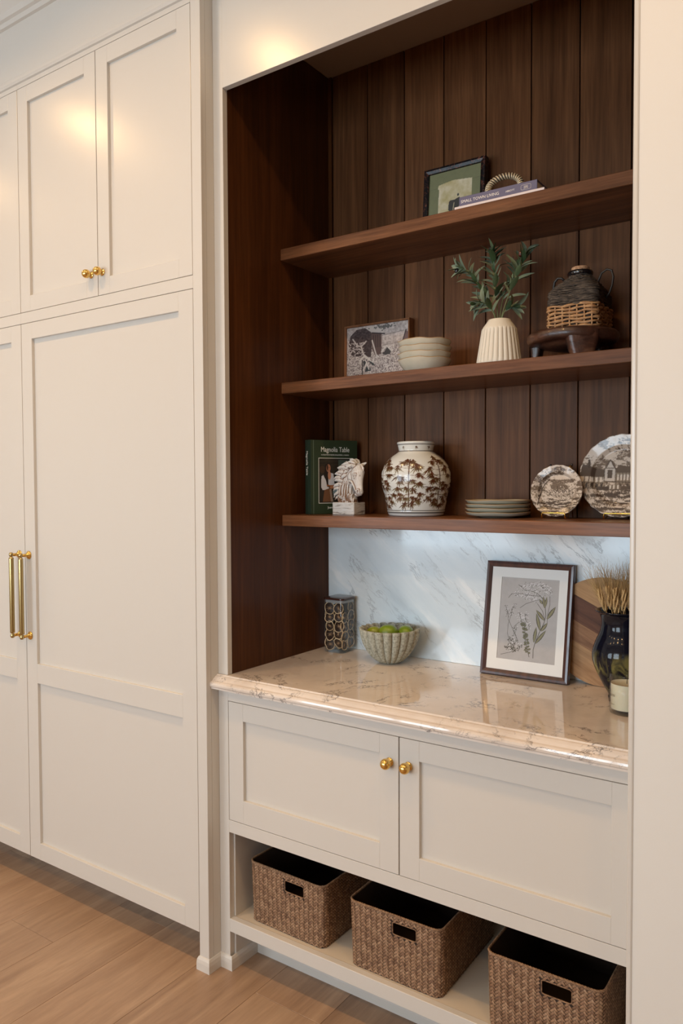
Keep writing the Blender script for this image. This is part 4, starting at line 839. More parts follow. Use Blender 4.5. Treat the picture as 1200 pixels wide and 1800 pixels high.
def easel_plate(kind, Rp, x, yb, lean, lab, elab, bw):
    t = thing('plate', lab, 'plate', (x, yb, Z3+.0035)); t.rotation_euler = (-R(lean), 0, 0)
    cv = transfer(kind, Rp); H_ = cv.colors().reshape(cv.X.shape[0], cv.X.shape[1], 3); NR, NT = 64, 220
    V = [(0, 0.0015, 0)]; Cc = []
    prof = lambda s: .0015 if s < .66 else (.0015-.0085*min(1, (s-.66)/.09) if s < .75 else -.007-.006*(s-.75)/.25)
    for i in range(1, NR+1):
        for j in range(NT): s = i/NR; th = 2*PI*j/NT; r_ = Rp*s*(1+.007*s**8*math.sin(24*th)); V.append((r_*math.cos(th), prof(s), r_*math.sin(th)))
    F = [(0, 1+(j+1) % NT, 1+j) for j in range(NT)]
    for i in range(NR-1):
        for j in range(NT): a = 1+i*NT; F.append((a+j, a+(j+1) % NT, a+NT+(j+1) % NT, a+NT+j))
    front = len(V)
    for (s, yy) in ((1.0, .0045), (.75, .007), (.6, .011), (.45, .011)):
        for j in range(NT): th = 2*PI*j/NT; q = (1+.007*s**8*math.sin(24*th)); V.append((Rp*s*q*math.cos(th), yy-.011 if s == 1 else yy-.004 if s == .75 else yy-.003, Rp*s*q*math.sin(th)))
    rings = [1+(NR-1)*NT]+[front+k*NT for k in range(4)]
    for a, b in zip(rings, rings[1:]):
        for j in range(NT): F.append((a+j, a+(j+1) % NT, b+(j+1) % NT, b+j))
    F.append(tuple(rings[-1]+j for j in range(NT)))
    me = bpy.data.meshes.new('dish'); me.from_pydata(V, [], F); bm = bmesh.new(); bm.from_mesh(me); bmesh.ops.recalc_face_normals(bm, faces=bm.faces); bm.to_mesh(me); bm.free(); me.shade_smooth()
    A = np.array(V); n__ = cv.X.shape[0]; ui = np.clip(np.round((A[:, 0]/Rp*.5+.5)*(n__-1)), 0, n__-1).astype(int); vi = np.clip(np.round((A[:, 2]/Rp*.5+.5)*(n__-1)), 0, n__-1).astype(int)
    col = H_[vi, ui]; col[front:] = lin((205, 196, 184)); setcol(me, col); me.materials.append(printgloss); link('dish', me, None, t, (0, -.002, Rp+.0005))
    # easel: a lip bar in front, two hooked arms, back legs
    e = thing('plate_easel', elab, 'easel', (x, yb, Z3)); tl = math.tan(R(lean)); r_ = .0017; h = Rp*2*math.cos(R(lean))+(.0015 if kind == 0 else -.008)
    yf = -.021
    bm = B(); tube(bm, [(-bw, yf, .0015), (-bw, yf, .012), (-bw*.94, yf-.001, .0165), (bw*.94, yf-.001, .0165), (bw, yf, .012), (bw, yf, .0015)], r_*1.15, 8); fin('front_bar', bm, gold, e, True)
    for s in (-1, 1):
        bm = B(); tube(bm, [(s*bw, yf, .003), (s*bw, yf+.012, .0035), (s*bw, .010, .0045), (s*bw*.95, .018+tl*h*.3, h*.3), (s*bw*.93, .018+tl*h*.9, h*.93), (s*bw*.93, .013+tl*h*1.0, h*1.0+.003), (s*bw*.93, -.004+tl*h, h+.0025), (s*bw*.93, -.005+tl*h, h-.007)], r_*.95, 8); fin('arm', bm, gold, e, True)
        bm = B(); tube(bm, [(s*bw*.94, .018+tl*h*.62, h*.62), (s*bw*.94, min(.054, .60*h), .0015)], r_, 8); fin('back_leg', bm, gold, e, True)
        bm = B(); lathe(bm, [(0, -.003), (.0026, -.002), (.003, 0), (.0026, .002), (0, .003)], 12); fin('tip', bm, blkglass, e, True, (s*bw*.93, .014+tl*h, h+.006))
easel_plate(0, .0745, .8665, .432, 12, 'smaller brown transfer-printed plate with a village and leaning tree scene', 'small gold wire easel under the smaller printed plate', .0335)
easel_plate(1, .1170, 1.0385, .462, 11, 'large brown transfer-printed plate with an inn and coach scene', 'gold wire easel under the large printed plate by the wall', .0400)
# ================================================================ COUNTER OBJECTS
# --- glass jar with dried citrus slices
jx, jy, jh = .0865, .4735, .041
darkwood = mat('dark_lid_wood', (.05, .018, .012), .25, coat=.4)
t = thing('glass_jar', 'square clear glass jar with a dark wooden lid', 'jar', (jx, jy, ZK+.0002))
def rsect(bm, hx, r, z, n_=56): return [bm.verts.new(rsq(hx, hx, r, j/n_)[0]+Vector((0, 0, z))) for j in range(n_)]
def loft(bm, rows, smooth=True):
    for A, Bq in zip(rows, rows[1:]):
        for j in range(len(A)): bm.faces.new((A[j], A[(j+1) % len(A)], Bq[(j+1) % len(A)], Bq[j])).smooth = smooth
bm = B(); rows = [rsect(bm, jh-.004, .009, 0), rsect(bm, jh-.001, .0115, .001), rsect(bm, jh, .012, .004), rsect(bm, jh, .012, .180), rsect(bm, jh-.0005, .0118, .1815), rsect(bm, jh-.0022, .010, .1815), rsect(bm, jh-.0024, .0098, .178), rsect(bm, jh-.0024, .0098, .0065), rsect(bm, jh-.006, .008, .0045)]
loft(bm, rows); bm.faces.new(rows[0][::-1]); bm.faces.new(rows[-1]); fin('body', bm, glass, t, True)
bm = B(); rows = [rsect(bm, jh-.0035, .0085, .172), rsect(bm, jh-.0035, .0085, .1820)]; loft(bm, rows); bm.faces.new(rows[0]); bm.faces.new(rows[1]); fin('seal', bm, mat('clear_silicone', (.42, .42, .44), .3), t)
bm = B(); rows = [rsect(bm, jh-.001, .012, .1822), rsect(bm, jh+.0022, .0145, .1832), rsect(bm, jh+.0026, .0148, .1868), rsect(bm, jh+.0016, .0140, .1890), rsect(bm, jh-.0010, .0125, .1900)]; loft(bm, rows); bm.faces.new(rows[0]); bm.faces.new(rows[-1]); fin('lid', bm, darkwood, t, True, angle=50)
rind = mat('dried_rind', (.50, .36, .21), .6); n = N(rind); n.base(n.ramp(n.noise(n.co(), 90, 3), [(.3, (.44, .28, .14)), (.6, (.80, .64, .44))]))
flesh = mat('dried_citrus_flesh', (.035, .020, .016), .35); pithm = mat('dried_pith', (.42, .27, .16), .6)
def slice_meshes():
    out = []
    for s in range(3):
        rr = (.0185, .0170, .0200)[s]; n_ = 40; wob = [1+.05*math.sin(2*PI*i/n_*2+s)+.02*math.sin(2*PI*i/n_*5+2*s) for i in range(n_)]
        pt_ = [(rr*wob[i]*math.cos(2*PI*i/n_), rr*wob[i]*math.sin(2*PI*i/n_), .0012*math.sin(2*PI*i/n_*2+s)) for i in range(n_)]
        bm = B(); tube(bm, pt_, .00155, 6, closed=True, flat=1.25); me1 = bpy.data.meshes.new('dried_citrus_slice'); bm.to_mesh(me1); bm.free(); me1.materials.append(rind); me1.shade_smooth()
        bm = B(); c0 = bm.verts.new((0, 0, .0004)); c1 = bm.verts.new((0, 0, -.0004)); a = [bm.verts.new((p[0]*.96, p[1]*.96, p[2]+.0004)) for p in pt_]; b = [bm.verts.new((p[0]*.96, p[1]*.96, p[2]-.0004)) for p in pt_]
        for i in range(n_): bm.faces.new((c0, a[i], a[(i+1) % n_])); bm.faces.new((c1, b[(i+1) % n_], b[i]))
        for i in range(9): an = 2*PI*i/9+s; tube(bm, [(0, 0, 0), (rr*.62*math.cos(an), rr*.62*math.sin(an), .0)], [.0013, .00045], 5, mi=1)
        me2 = bpy.data.meshes.new('flesh'); bm.to_mesh(me2); bm.free(); me2.materials.append(flesh); me2.materials.append(pithm); out.append((me1, me2))
    return out
SM = slice_meshes(); random.seed(17)
def put_slice(p, nrm, k):
    a, b = SM[k % 3]; q = Vector(nrm).normalized().to_track_quat('Z', 'Y') @ Euler((0, 0, random.uniform(0, 6))).to_quaternion()
    o = link('dried_citrus_slice', a); o.location = p; o.rotation_euler = q.to_euler(); link('flesh', b, None, o)
    tag(o, 'dried citrus slice packed inside the square glass jar', 'citrus slice', 'dried citrus slices in the glass jar')
k = 0; zb = ZK+.0065
for face in ((0, -1), (1, 0), (-1, 0), (0, 1)):
    for row in range(5 if face in ((0, -1), (1, 0)) else 4):
        for colm in (-1, 1):
            fx, fy = face; off = colm*.0182+random.uniform(-.0015, .0015); tilt = random.uniform(-.30, .30); dd = jh-.0060-random.uniform(0, .004)
            sx, sy = (-fy, fx); p = (jx+fx*dd+sx*off, jy+fy*dd+sy*off, zb+.021+row*.0310+random.uniform(-.002, .003)+(.005 if colm > 0 else 0))
            if (row == 4 and colm < 0 and face == (1, 0)): continue
            put_slice(p, (fx+sx*random.uniform(-.12, .12), fy+sy*random.uniform(-.12, .12), tilt), k); k += 1
for i in range(16):
    lay = i//2; p = (jx+random.uniform(-.012, .012), jy+random.uniform(-.012, .012), zb+.012+lay*.0195); put_slice(p, (random.uniform(-.5, .5), random.uniform(-.5, .5), 1), k); k += 1
# --- fluted stone bowl and limes
stonem = mat('rough_stone_ceramic', (.40, .375, .30), .8, spec=.3); n = N(stonem); q = n.noise(n.co(), 140, 5, .7); q2 = n.noise(n.co(), 380, 3, .6)
c = n.ramp(q, [(.35, (.22, .215, .165)), (.5, (.385, .38, .305)), (.66, (.49, .485, .40))]); pt = n.n('ShaderNodeNewGeometry').outputs['Pointiness']; c = n.mix(n.ramp(pt, [(.43, g3(1)), (.5, g3(0))]), c, (.20, .165, .12)); n.base(c); n.bump(n.mix(.5, q, q2), .9, .0025)
bx, by = .3225, .418
def rf(th, r, z_, i):
    if r < .02: return r, z_
    w = min(1, r/.05); c = abs(math.sin(10*th)); return r*(1-.12*w*(1-c**.5)), z_+(.0028*c**.6*(z_ > .09))
bm = B(); lathe(bm, [(0, .0), (.026, .0), (.032, .0015), (.046, .009), (.062, .023), (.077, .043), (.088, .064), (.0955, .085), (.0995, .103), (.1000, .1085), (.0985, .1115), (.0945, .1115), (.0915, .107), (.087, .088), (.080, .068), (.068, .046), (.052, .026), (.030, .012), (0, .009)], 240, rf)
tag(fin('fluted_bowl', bm, stonem, None, True, (bx, by, ZK)), 'rough beige fluted stone bowl holding three limes', 'bowl')
limem = mat('lime_skin', (.16, .26, .015), .33, coat=.1); n = N(limem); r_ = objrand(n); q = n.noise(n.co((1, 1, 1)), 14, 3); c = n.mix(q, (.085, .17, .008), (.23, .32, .018)); c = n.mix(n.ramp(r_, [(0, g3(0)), (1, g3(.45))]), c, (.34, .30, .02)); n.base(c); n.bump(n.noise(n.co(), 350, 2), .25, .0006)
for (ox, oy, oz, sc, rot, lab) in ((-.0455, -.0240, .0945, .90, (.3, 1.2, .4), 'yellowish green lime at the left in the stone bowl'), (-.002, -.006, .0975, 1.10, (.2, 1.4, .5), 'largest bright green lime in the middle of the stone bowl'), (.0455, .0260, .0965, 1.05, (1.4, .5, .8), 'green lime at the right in the stone bowl')):
    bm = B(); L = .030*sc; pr = [(0, -L*1.06)]+[(.0245*sc*math.sin(PI*i/14)**.86, -L*math.cos(PI*i/14)) for i in range(1, 14)]+[(0, L*1.12)]; lathe(bm, pr, 32)
    l_ = fin('lime', bm, limem, None, True, (bx+ox, by+oy, ZK+oz), rot); tag(l_, lab, 'lime')
# --- botanical print in dark frame
t = picture_frame('framed_picture', 'botanical wildflower print with a wide white mat in a dark frame', .2715, .3440, .0175, .018, frameblk, .6265, .4635, ZK+.0002, 9.8)
matm = mat('white_mat_board', (.80, .80, .78), .8)
MX0, MX1, MZ0, MZ1 = .0490, .2290, .0500, .2965
bm = B(); 
for (a, b, c_, d_) in ((.0165, MX0, .0165, .3275), (MX1, .2550, .0165, .3275), (MX0, MX1, .0165, MZ0), (MX0, MX1, MZ1, .3275)): box(bm, a, b, -.0125, -.0110, c_, d_)
fin('mat', bm, matm, t)
cw, ch = MX1-MX0+.002, MZ1-MZ0+.002; cv = Canvas(cw, ch, 300, 400, (176, 172, 170)); f = fbm(cv.X*70, cv.Y*70, 6, 4); cv.C += ((f-.5)*10)[..., None]
def bp(u, v):
    s = (v-95)/(1405-95); l = 190+(115-190)*s; r = 1110+(1040-1110)*s; top = 95+62*(u-l)/(r-l); bot = 1405+130*(u-l)/(r-l); return ((u-l)/(r-l)*cw, (1-(v-top)/(bot-top))*ch)
def BPL(L): return [bp(*p) for p in L]
ik = (66, 62, 50); ol = (134, 128, 98)
cv.path(BPL([(695, 1415), (700, 1280), (725, 1180), (790, 1010), (860, 860), (890, 740), (880, 600), (850, 470), (780, 390)]), .0016, ik); cv.path(BPL([(830, 960), (910, 860), (920, 700), (950, 560), (950, 430)]), .0011, ik); cv.path(BPL([(875, 800), (840, 660), (760, 540)]), .0011, ik)
def bleaf(a, b, w, c=ol):
    x0, y0 = bp(*a); x1, y1 = bp(*b); L = math.hypot(x1-x0, y1-y0); an = math.atan2(y1-y0, x1-x0); cv.leaf(x0, y0, an, L, w*1.25, ik); cv.leaf(x0, y0, an, L*.95, w*.8, c); cv.line(x0, y0, x1, y1, .0007, (150, 146, 110))
for a, b, w in (((710, 1150), (745, 915), .0085), ((740, 1170), (895, 970), .0085), ((800, 960), (745, 690), .009), ((860, 800), (740, 640), .0085), ((825, 975), (918, 850), .008), ((915, 780), (1040, 590), .0095), ((870, 600), (850, 420), .007), ((880, 590), (905, 430), .006), ((835, 540), (790, 470), .0055)): bleaf(a, b, w)
random.seed(31)
def spray(pts, n_, sp, white=.6, r=.0017):
    for i in range(n_):
        f_ = random.random()*(len(pts)-1); k_ = int(f_); f_ -= k_; a, b = pts[k_], pts[min(k_+1, len(pts)-1)]; x, y = bp(a[0]+(b[0]-a[0])*f_+random.gauss(0, sp), a[1]+(b[1]-a[1])*f_+random.gauss(0, sp*.8))
        if random.random() < white: cv.ell(x, y, r, r*.8, (216, 214, 214)); cv.ell(x+.0006, y-.001, r*.4, r*.4, (84, 82, 76))
        else: cv.ell(x, y, r*.62, r*.5, ik, random.uniform(0, 3))
spray([(500, 260), (640, 240), (800, 230), (960, 300)], 150, 26, .72); spray([(400, 370), (520, 400), (640, 440), (740, 480)], 150, 34, .72); spray([(820, 250), (900, 330), (930, 400)], 70, 28, .6); spray([(560, 320), (700, 330), (800, 380)], 80, 26, .7)
for L in ([(300, 440), (350, 380), (460, 370), (640, 400), (800, 420)], [(480, 240), (560, 320), (700, 340), (780, 390)], [(490, 605), (580, 540), (700, 500), (800, 470)], [(460, 235), (520, 265)]): cv.path(BPL(L), .0010, ik)
spray([(255, 560), (290, 660), (300, 740)], 26, 16, .15); spray([(430, 530), (370, 600), (330, 740)], 34, 20, .3); cv.path(BPL([(255, 560), (295, 700), (300, 790), (340, 870), (400, 1010), (450, 1110), (465, 1210)]), .0009, ik); cv.path(BPL([(370, 600), (345, 720), (300, 870), (290, 1010), (325, 1150)]), .0009, ik)
spray([(470, 690), (500, 740), (530, 830)], 50, 26, .6); spray([(590, 700), (570, 770), (560, 860)], 40, 26, .6); cv.path(BPL([(480, 690), (510, 820), (560, 900), (570, 1010), (575, 1140), (610, 1270), (635, 1395)]), .0015, ik); cv.path(BPL([(565, 700), (590, 820), (565, 880)]), .0010, ik)
for i in range(13):
    v = 850+i*38+random.uniform(-12, 12); u = 545+i*5.5; a_ = random.uniform(-30, 26); bleaf((u, v), (u-random.uniform(28, 58), v+a_), .0046, (104, 104, 80)); v += random.uniform(-8, 24); bleaf((u+8, v), (u+random.uniform(30, 60), v+random.uniform(-30, 20)), .0046, (104, 104, 80))
spray([(360, 1060), (330, 1150), (350, 1250)], 50, 22, .1, .0022); spray([(430, 1110), (390, 1210), (350, 1290)], 46, 22, .1, .0022); spray([(240, 1230), (300, 1240), (420, 1290), (530, 1200)], 60, 18, .1, .0022); cv.path(BPL([(185, 1345), (310, 1320), (430, 1270), (530, 1195)]), .0010, ik); cv.path(BPL([(480, 830), (400, 900), (400, 990), (430, 1060)]), .0009, ik); spray([(420, 900), (410, 1000)], 20, 18, .1)
cv.path(BPL([(600, 830), (640, 880), (630, 960)]), .0009, ik); spray([(620, 840), (640, 900)], 24, 22, .5)
sheet('botanical_print', cv, printm, t, lambda u, v: (MX0-.001+u, -.0108, MZ0-.001+v))
# --- round board made of glued strips
Rb = .1545; t = thing('cutting_board', 'round two-tone wooden board behind the dark vase', 'board', (.980, .5055, ZK+.0002)); t.rotation_euler = (-R(3.4), 0, 0)
bt = 26; dn = Vector((math.sin(R(bt)), 0, math.cos(R(bt))))       # strips run down to the right
def strip_mat(nm, a, b): 
    m = mat(nm, b, .5, spec=.2); n = N(m); v0 = n.co((1, 1, 1), (0, R(-bt), 0)); mp = n.n('ShaderNodeMapping'); mp.inputs['Scale'].default_value = (3.5, 30, 46); n.l(v0, mp.inputs[0]); q = n.noise(mp.outputs[0], 1, 6, .65, .9); n.base(n.ramp(q, [(.32, a), (.66, b)])); n.bump(q, .2, .001); return m
sm_ = [strip_mat('light_acacia', (.30, .155, .065), (.56, .34, .16)), strip_mat('dark_acacia', (.055, .020, .010), (.15, .060, .030)), strip_mat('medium_acacia', (.15, .065, .030), (.34, .175, .085)), strip_mat('tan_acacia', (.26, .135, .060), (.48, .28, .135))]
bounds = [1.0, .36, -.07, -.42, -1.0]
for i in range(4):
    hi, lo = bounds[i]*Rb-(.0002 if i else 0), bounds[i+1]*Rb+(.0002 if i < 3 else 0); poly = []
    M_ = 240
    pts = [(Rb*math.cos(2*PI*k/M_), Rb*math.sin(2*PI*k/M_)) for k in range(M_)]
    def clip(P, s, lim):
        out = []
        for a, b in zip(P, P[1:]+P[:1]):
            da = (a[0]*dn.x+a[1]*dn.z)*s-lim*s; db = (b[0]*dn.x+b[1]*dn.z)*s-lim*s
            if da <= 0: out.append(a)
            if (da < 0) != (db < 0): f_ = da/(da-db); out.append((a[0]+(b[0]-a[0])*f_, a[1]+(b[1]-a[1])*f_))
        return out
    pts = clip(clip(pts, 1, hi), -1, lo); bm = B(); a = [bm.verts.new((x, -.016, z+Rb)) for x, z in pts]; b = [bm.verts.new((x, 0, z+Rb)) for x, z in pts]
    for k in range(len(pts)): bm.faces.new((a[k], a[(k+1) % len(pts)], b[(k+1) % len(pts)], b[k]))
    bm.faces.new(a); bm.faces.new(b[::-1]); fin('strip', bm, sm_[i], t)
# --- dark glazed vase and wheat
vx, vy = 1.0685, .372
dv = mat('dark_drip_glaze', (.006, .007, .014), .09, spec=.32); n = N(dv)
sp = n.n('ShaderNodeSeparateXYZ'); n.l(n.co(), sp.inputs[0]); st = n.noise(n.co((34, 34, 5)), 1, 4, .6, 1.4); hz = n.ramp(sp.outputs[2], [(.015, g3(0)), (.05, g3(.7)), (.10, g3(1)), (.128, g3(.8)), (.142, g3(0))])
g_ = n.mix(1, hz, n.ramp(st, [(.47, g3(0)), (.60, g3(1))]), 'MULTIPLY'); n.base(n.mix(g_, (.005, .006, .013), n.mix(st, (.03, .045, .012), (.26, .21, .07))))
n.bump(n.noise(n.co(), 26, 3), .22, .003)
ctl = [(.0330, .004), (.0345, .012), (.0340, .020), (.0420, .034), (.0570, .062), (.0700, .092), (.0755, .115), (.0745, .135), (.0670, .160), (.0575, .182), (.0525, .202), (.0535, .220), (.0600, .234), (.0685, .2405)]
def smoothprof(ctl, m=6):
    cp = []
    for i in range(len(ctl)-1):
        p0 = Vector(ctl[max(0, i-1)]); p1 = Vector(ctl[i]); p2 = Vector(ctl[i+1]); p3 = Vector(ctl[min(len(ctl)-1, i+2)])
        for k in range(m): s = k/m; cp.append(tuple(.5*((2*p1)+(p2-p0)*s+(2*p0-5*p1+4*p2-p3)*s*s+(3*p1-p0-3*p2+p3)*s**3)))
    return cp+[ctl[-1]]
bm = B(); lathe(bm, [(0, 0), (.030, 0), (.0330, .001)]+smoothprof(ctl)+[(.0690, .2425), (.0665, .2432), (.0560, .2345), (.0500, .220), (.0490, .202), (.0540, .182), (.0700, .13), (.060, .08), (.03, .03), (0, .025)], 72, lambda th, r, z_, i: (r*(1+.004*math.sin(3*th+z_*30)), z_))
tag(fin('dark_vase', bm, dv, None, True, (vx, vy, ZK)), 'black glazed vase with olive drips holding dried wheat', 'vase')
wheatm = mat('dried_wheat', (.46, .29, .12), .6); n = N(wheatm); r_ = objrand(n); n.base(n.mix(n.noise(n.co(), 60, 3), n.mix(r_, (.30, .175, .065), (.44, .28, .12)), (.62, .43, .20)))
def wheat_meshes(seed):
    rnd = random.Random(seed); ear = bmesh.new(); aw = bmesh.new(); L = .062
    for i in range(13):
        for s in (0, 1, 2):
            z = L*i/13+(.0023 if s == 1 else 0); az = s*2*PI/3+i*.35; w_ = .0052*(1-.45*(i/13)**2); c = Vector((w_*math.cos(az), w_*math.sin(az), z)); d = Vector((math.cos(az)*.35, math.sin(az)*.35, 1)).normalized()
            tube(ear, [c-d*.0048, c-d*.002, c+d*.002, c+d*.0062], [.0008, .0027, .0026, .0005], 6)
            if s != 2 or i > 6:
                e = c+d*.006; Lw = rnd.uniform(.045, .070); dd = (d+Vector((rnd.uniform(-.25, .25), rnd.uniform(-.25, .25), .35))).normalized(); bend = Vector((rnd.uniform(-.008, .008), rnd.uniform(-.008, .008), -.002))
                tube(aw, [e, e+dd*Lw*.5, e+dd*Lw+bend], [.00050, .00040, .00018], 3, caps=False)
    m1 = bpy.data.meshes.new('ear'); ear.to_mesh(m1); ear.free(); m1.materials.append(wheatm); m2 = bpy.data.meshes.new('awns'); aw.to_mesh(m2); aw.free(); m2.materials.append(wheatm)
    bm = B(); tube(bm, [(0, 0, -.19), (.002, .001, -.08), (0, 0, .002)], .0011, 6); m3 = bpy.data.meshes.new('stem'); bm.to_mesh(m3); bm.free(); m3.materials.append(wheatm); return m1, m2, m3
WM = [wheat_meshes(i) for i in range(4)]; random.seed(12)
spots = [(-.046, -.010, .008), (-.036, -.026, -.002), (-.028, .004, .012), (-.020, -.030, .004), (-.012, .014, .020), (-.006, -.034, -.004), (.004, -.012, .014), (.012, -.030, .004), (.018, .010, .020), (.026, -.022, .006), (.034, -.004, .012), (.040, -.020, .0), (-.030, .022, .018), (.0, .030, .022), (.028, .024, .018)]
for i, (ox, oy, oz) in enumerate(spots):
    o = thing('wheat_stalk', 'dried bearded wheat stalk standing in the black glazed vase', 'wheat', (vx+ox*.98, vy+oy*.98, ZK+.246+oz*.8), group='dried wheat stalks in the black vase')
    dirv = Vector((ox*7.0-.05+random.uniform(-.06, .06), oy*3.0, 1)).normalized(); o.rotation_euler = (dirv.to_track_quat('Z', 'Y') @ Euler((0, 0, random.uniform(0, 6))).to_quaternion()).to_euler(); sc = random.uniform(.86, 1.05); 
    m1, m2, m3 = WM[i % 4]; o.scale = (sc, sc, sc)
    link('ear', m1, None, o); tag(link('awns', m2, None, o), kind='stuff'); link('stem', m3, None, o)
# --- candle
cx_, cy_ = 1.1075, .272
t = thing('candle', 'cream wax candle in a clear glass tumbler in front of the vase', 'candle', (cx_, cy_, ZK+.0002))
bm = B(); lathe(bm, [(0, 0), (.037, 0), (.0405, .0015), (.042, .006), (.042, .098), (.0415, .1005), (.0400, .1005), (.0392, .098), (.0392, .0125), (0, .0125)], 64); fin('glass_tumbler', bm, glass, t, True)
waxm = mat('cream_wax', (.78, .70, .52), .45); waxm.node_tree.nodes['Principled BSDF'].inputs['Subsurface Weight'].default_value = .15
bm = B(); lathe(bm, [(0, .0128), (.0388, .0128), (.0388, .076), (.037, .0745), (0, .074)], 64); fin('wax', bm, waxm, t, True, angle=40)
bm = B(); tube(bm, [(0, 0, .074), (.0003, 0, .083), (.0012, 0, .0865)], .0009, 6); fin('wick', bm, ropedk, t, True)
labm = mat('label_ink', (.05, .045, .04), .6)
def curved_text(nm, s, size, z, th0):
    q = text(nm, s, size, labm, t, (0, 0, 0), (0, 0, 0), 'LEFT', 0.0); me = q.data
    for v in me.vertices: a = th0+v.co.x/.0423; v.co = Vector((.0423*math.cos(a), .0423*math.sin(a), z+v.co.y))
curved_text('label_text', 'AS', .0085, .0555, R(-150)); curved_text('label_text', 'DEN N', .0095, .0455, R(-158)); curved_text('label_text', '8 OZ  SOY CANDLE', .0034, .0255, R(-160)); curved_text('label_text', 'No 4', .0034, .078, R(-152))
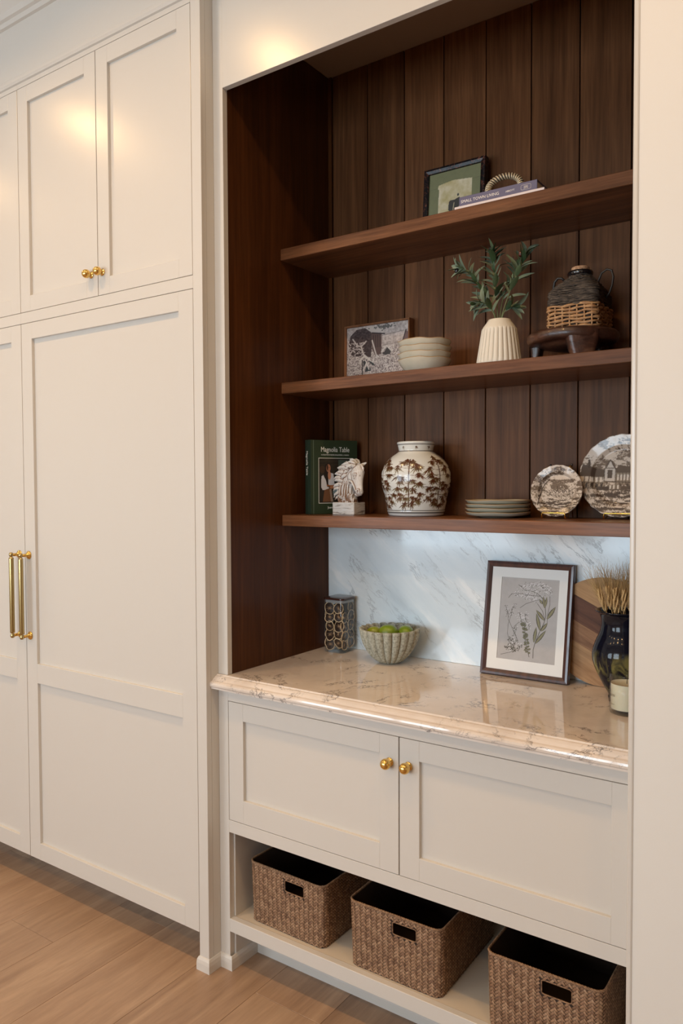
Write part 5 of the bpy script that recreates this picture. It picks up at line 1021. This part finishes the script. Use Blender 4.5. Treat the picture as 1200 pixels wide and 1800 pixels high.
# ================================================================ WOVEN BASKETS
def basketmats():
    out = []
    m = mat('seagrass_strand', (.2, .11, .06), .6); n = N(m); a = n.n('ShaderNodeAttribute'); a.attribute_name = 'Col'; q = n.noise(n.co(), 130, 4, .6)
    n.base(n.mix(1, a.outputs['Color'], n.ramp(q, [(.3, g3(.7)), (.7, g3(1.15))]), 'MULTIPLY')); n.bump(q, .35, .001); out.append(m)
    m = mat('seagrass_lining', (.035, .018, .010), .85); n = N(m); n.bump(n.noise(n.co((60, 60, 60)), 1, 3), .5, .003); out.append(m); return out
seam, linm = basketmats()
BWd, BDp, BH = .285, .37, .183
def basket_meshes(seed):
    rnd = random.Random(seed); hx, hy, r0 = BWd/2, BDp/2, .022; s = .0062; per = 2*(2*(hx-r0)+2*(hy-r0))+2*PI*r0; half = per/2
    uf = 1-(hx-r0)/per                                             # middle of the front side
    def P(u, v):                                                    # u metres along the wall from front middle, v height; walls flare a touch
        p, nn = rsq(hx, hy, r0, (uf+u/per) % 1); k = 1-.025*(1-v/BH); return Vector((p.x*k, p.y*k, v)), nn
    def hole(u, v, pad=0):
        uu_ = abs(u) if abs(u) < half/2 else abs(abs(u)-half); return uu_ < .036+pad and .130-pad < v < .164+pad
    V = []; F = []; C = []; q2 = math.sqrt(2); ni = int((per+BH)/q2/s)+4
    def piece(i, j0, along, length=2):
        c = rnd.choice([(.33, .19, .105), (.28, .155, .085), (.235, .125, .066), (.37, .225, .13), (.20, .105, .056), (.29, .165, .09)]); k0_ = len(V); ok = False; rows = []
        for a in range(4):
            tt = j0+length*a/3+(.06 if a == 0 else -.06 if a == 3 else 0); h = (.0006, .0024, .0024, .0006)[a]
            for (b, hh) in ((.06, .3), (.5, 1.0), (.94, .3)):
                x, y = (i+b, tt) if along else (tt, i+b); u = (x+y)*s/q2-half-BH/2; v = (x-y)*s/q2
                rows.append((u, v, h*(.45+.55*hh)))
        uc = sum(r[0] for r in rows)/12; vc = sum(r[1] for r in rows)/12
        if vc < .001 or vc > BH-.001 or abs(uc) > half or hole(uc, vc, .0015): return
        for (u, v, h) in rows: p, nn = P(u, min(max(v, .0008), BH)); V.append(tuple(p+nn*h)); C.append(c)
        for a in range(3):
            for b in range(2): k_ = k0_+a*3+b; F.append((k_, k_+1, k_+4, k_+3))
    n_ = int((per+2*BH)/q2/s)+6
    for i in range(-4, n_+4):
        for j in range(-n_, n_+4):
            u = (i+j)*s/q2-half-BH/2; v = (i-j)*s/q2
            if abs(u) > half+.02 or v < -.02 or v > BH+.02: continue
            m = (i+j) % 4
            if m == 0: piece(i, j, True)
            if (j-i) % 4 == 2: pass
        # strands of the second direction
    for j in range(-n_, n_+4):
        for i in range(-4, n_+4):
            u = (i+j)*s/q2-half-BH/2; v = (i-j)*s/q2
            if abs(u) > half+.02 or v < -.02 or v > BH+.02: continue
            if (i+j) % 4 == 2: piece(j, i, False)
    wv = bpy.data.meshes.new('weave'); wv.from_pydata(V, [], F); wv.materials.append(seam); wv.shade_smooth(); setcol(wv, np.array(C, np.float32))
    # lining wall with the two handle holes
    bm = B(); us = []
    for k in range(161): us.append(-half+per*k/160)
    us += [-.036, .036, half-.036, -half+.036]; us = sorted(set(round(x, 5) for x in us if -half <= x < half)); vs_ = [0, .065, .130, .147, .164, BH]
    def g_(u, v, o): p, nn = P(u, v); return bm.verts.new(p-nn*o)
    go = {(a, b): g_(us[a], vs_[b], .0) for a in range(len(us)) for b in range(6)}; gi = {(a, b): g_(us[a], vs_[b], .0045) for a in range(len(us)) for b in range(6)}
    for a in range(len(us)):
        a2 = (a+1) % len(us); uc = us[a]+.0005
        for b in range(5):
            if b in (2, 3) and hole(uc, .147): continue
            bm.faces.new((go[a, b], go[a2, b], go[a2, b+1], go[a, b+1])); bm.faces.new((gi[a, b+1], gi[a2, b+1], gi[a2, b], gi[a, b]))
    bt_ = [bm.verts.new((x, y, .003)) for x, y in ((-hx+.008, -hy+.008), (hx-.008, -hy+.008), (hx-.008, hy-.008), (-hx+.008, hy-.008))]; bm.faces.new(bt_)
    ln = bpy.data.meshes.new('lining'); bm.to_mesh(ln); bm.free(); ln.materials.append(linm)
    def braid(pts, r, turns, nm):
        bm = B(); n__ = len(pts)
        for st_ in range(3):
            out = []
            for k in range(n__*3):
                f_ = k/3; i0 = int(f_) % n__; p = Vector(pts[i0]).lerp(Vector(pts[(i0+1) % n__]), f_-int(f_)); nx_ = Vector(pts[(i0+1) % n__]); tn = (nx_-Vector(pts[i0])).normalized(); a_ = tn.orthogonal().normalized() if abs(tn.z) > .9 else Vector((0, 0, 1)); b_ = tn.cross(a_)
                ph = 2*PI*(turns*k/(n__*3)+st_/3); out.append(p+(a_*math.cos(ph)+b_*math.sin(ph))*r*.55)
            tube(bm, out, r*.62, 5, closed=True)
        me = bpy.data.meshes.new(nm); bm.to_mesh(me); bm.free(); me.materials.append(rimb); me.shade_smooth(); return me
    rm = braid([tuple(P(-half+per*k/120, BH)[0]) for k in range(120)], .0032, 62, 'rim')
    hp_ = [P(.0365*math.copysign(min(1, abs(math.cos(a))*1.3), math.cos(a)), .147+.0172*math.copysign(min(1, abs(math.sin(a))*1.3), math.sin(a)))[0] for a in [2*PI*k/36 for k in range(36)]]
    hm = braid([tuple(q) for q in hp_], .0017, 22, 'handle_trim')
    return wv, ln, rm, hm
rimb = mat('seagrass_braid', (.24, .13, .065), .65); n = N(rimb); n.base(n.ramp(n.noise(n.co(), 150, 3), [(.3, (.12, .06, .03)), (.7, (.34, .20, .11))]))
bmsh = basket_meshes(3)
def basket(x, y, rz, z, lab, first=None):
    t = thing('storage_basket', lab, 'basket', (x, y, z), rz, 'woven baskets in the open bay')
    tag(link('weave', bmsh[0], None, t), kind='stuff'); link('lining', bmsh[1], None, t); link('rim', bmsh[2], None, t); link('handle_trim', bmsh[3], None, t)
    o = link('handle_trim', bmsh[3], None, t); o.rotation_euler = (0, 0, PI); return t
ZB = .1580
basket(.1985, .030+BDp/2, R(-1.2), ZB, 'woven seagrass basket nearest the left end of the open bay')
basket(.5695, .022+BDp/2, R(.5), ZB, 'woven seagrass basket in the middle of the open bay')
basket(.9850, .013+BDp/2, R(.3), ZB, 'woven seagrass basket at the right end of the open bay')
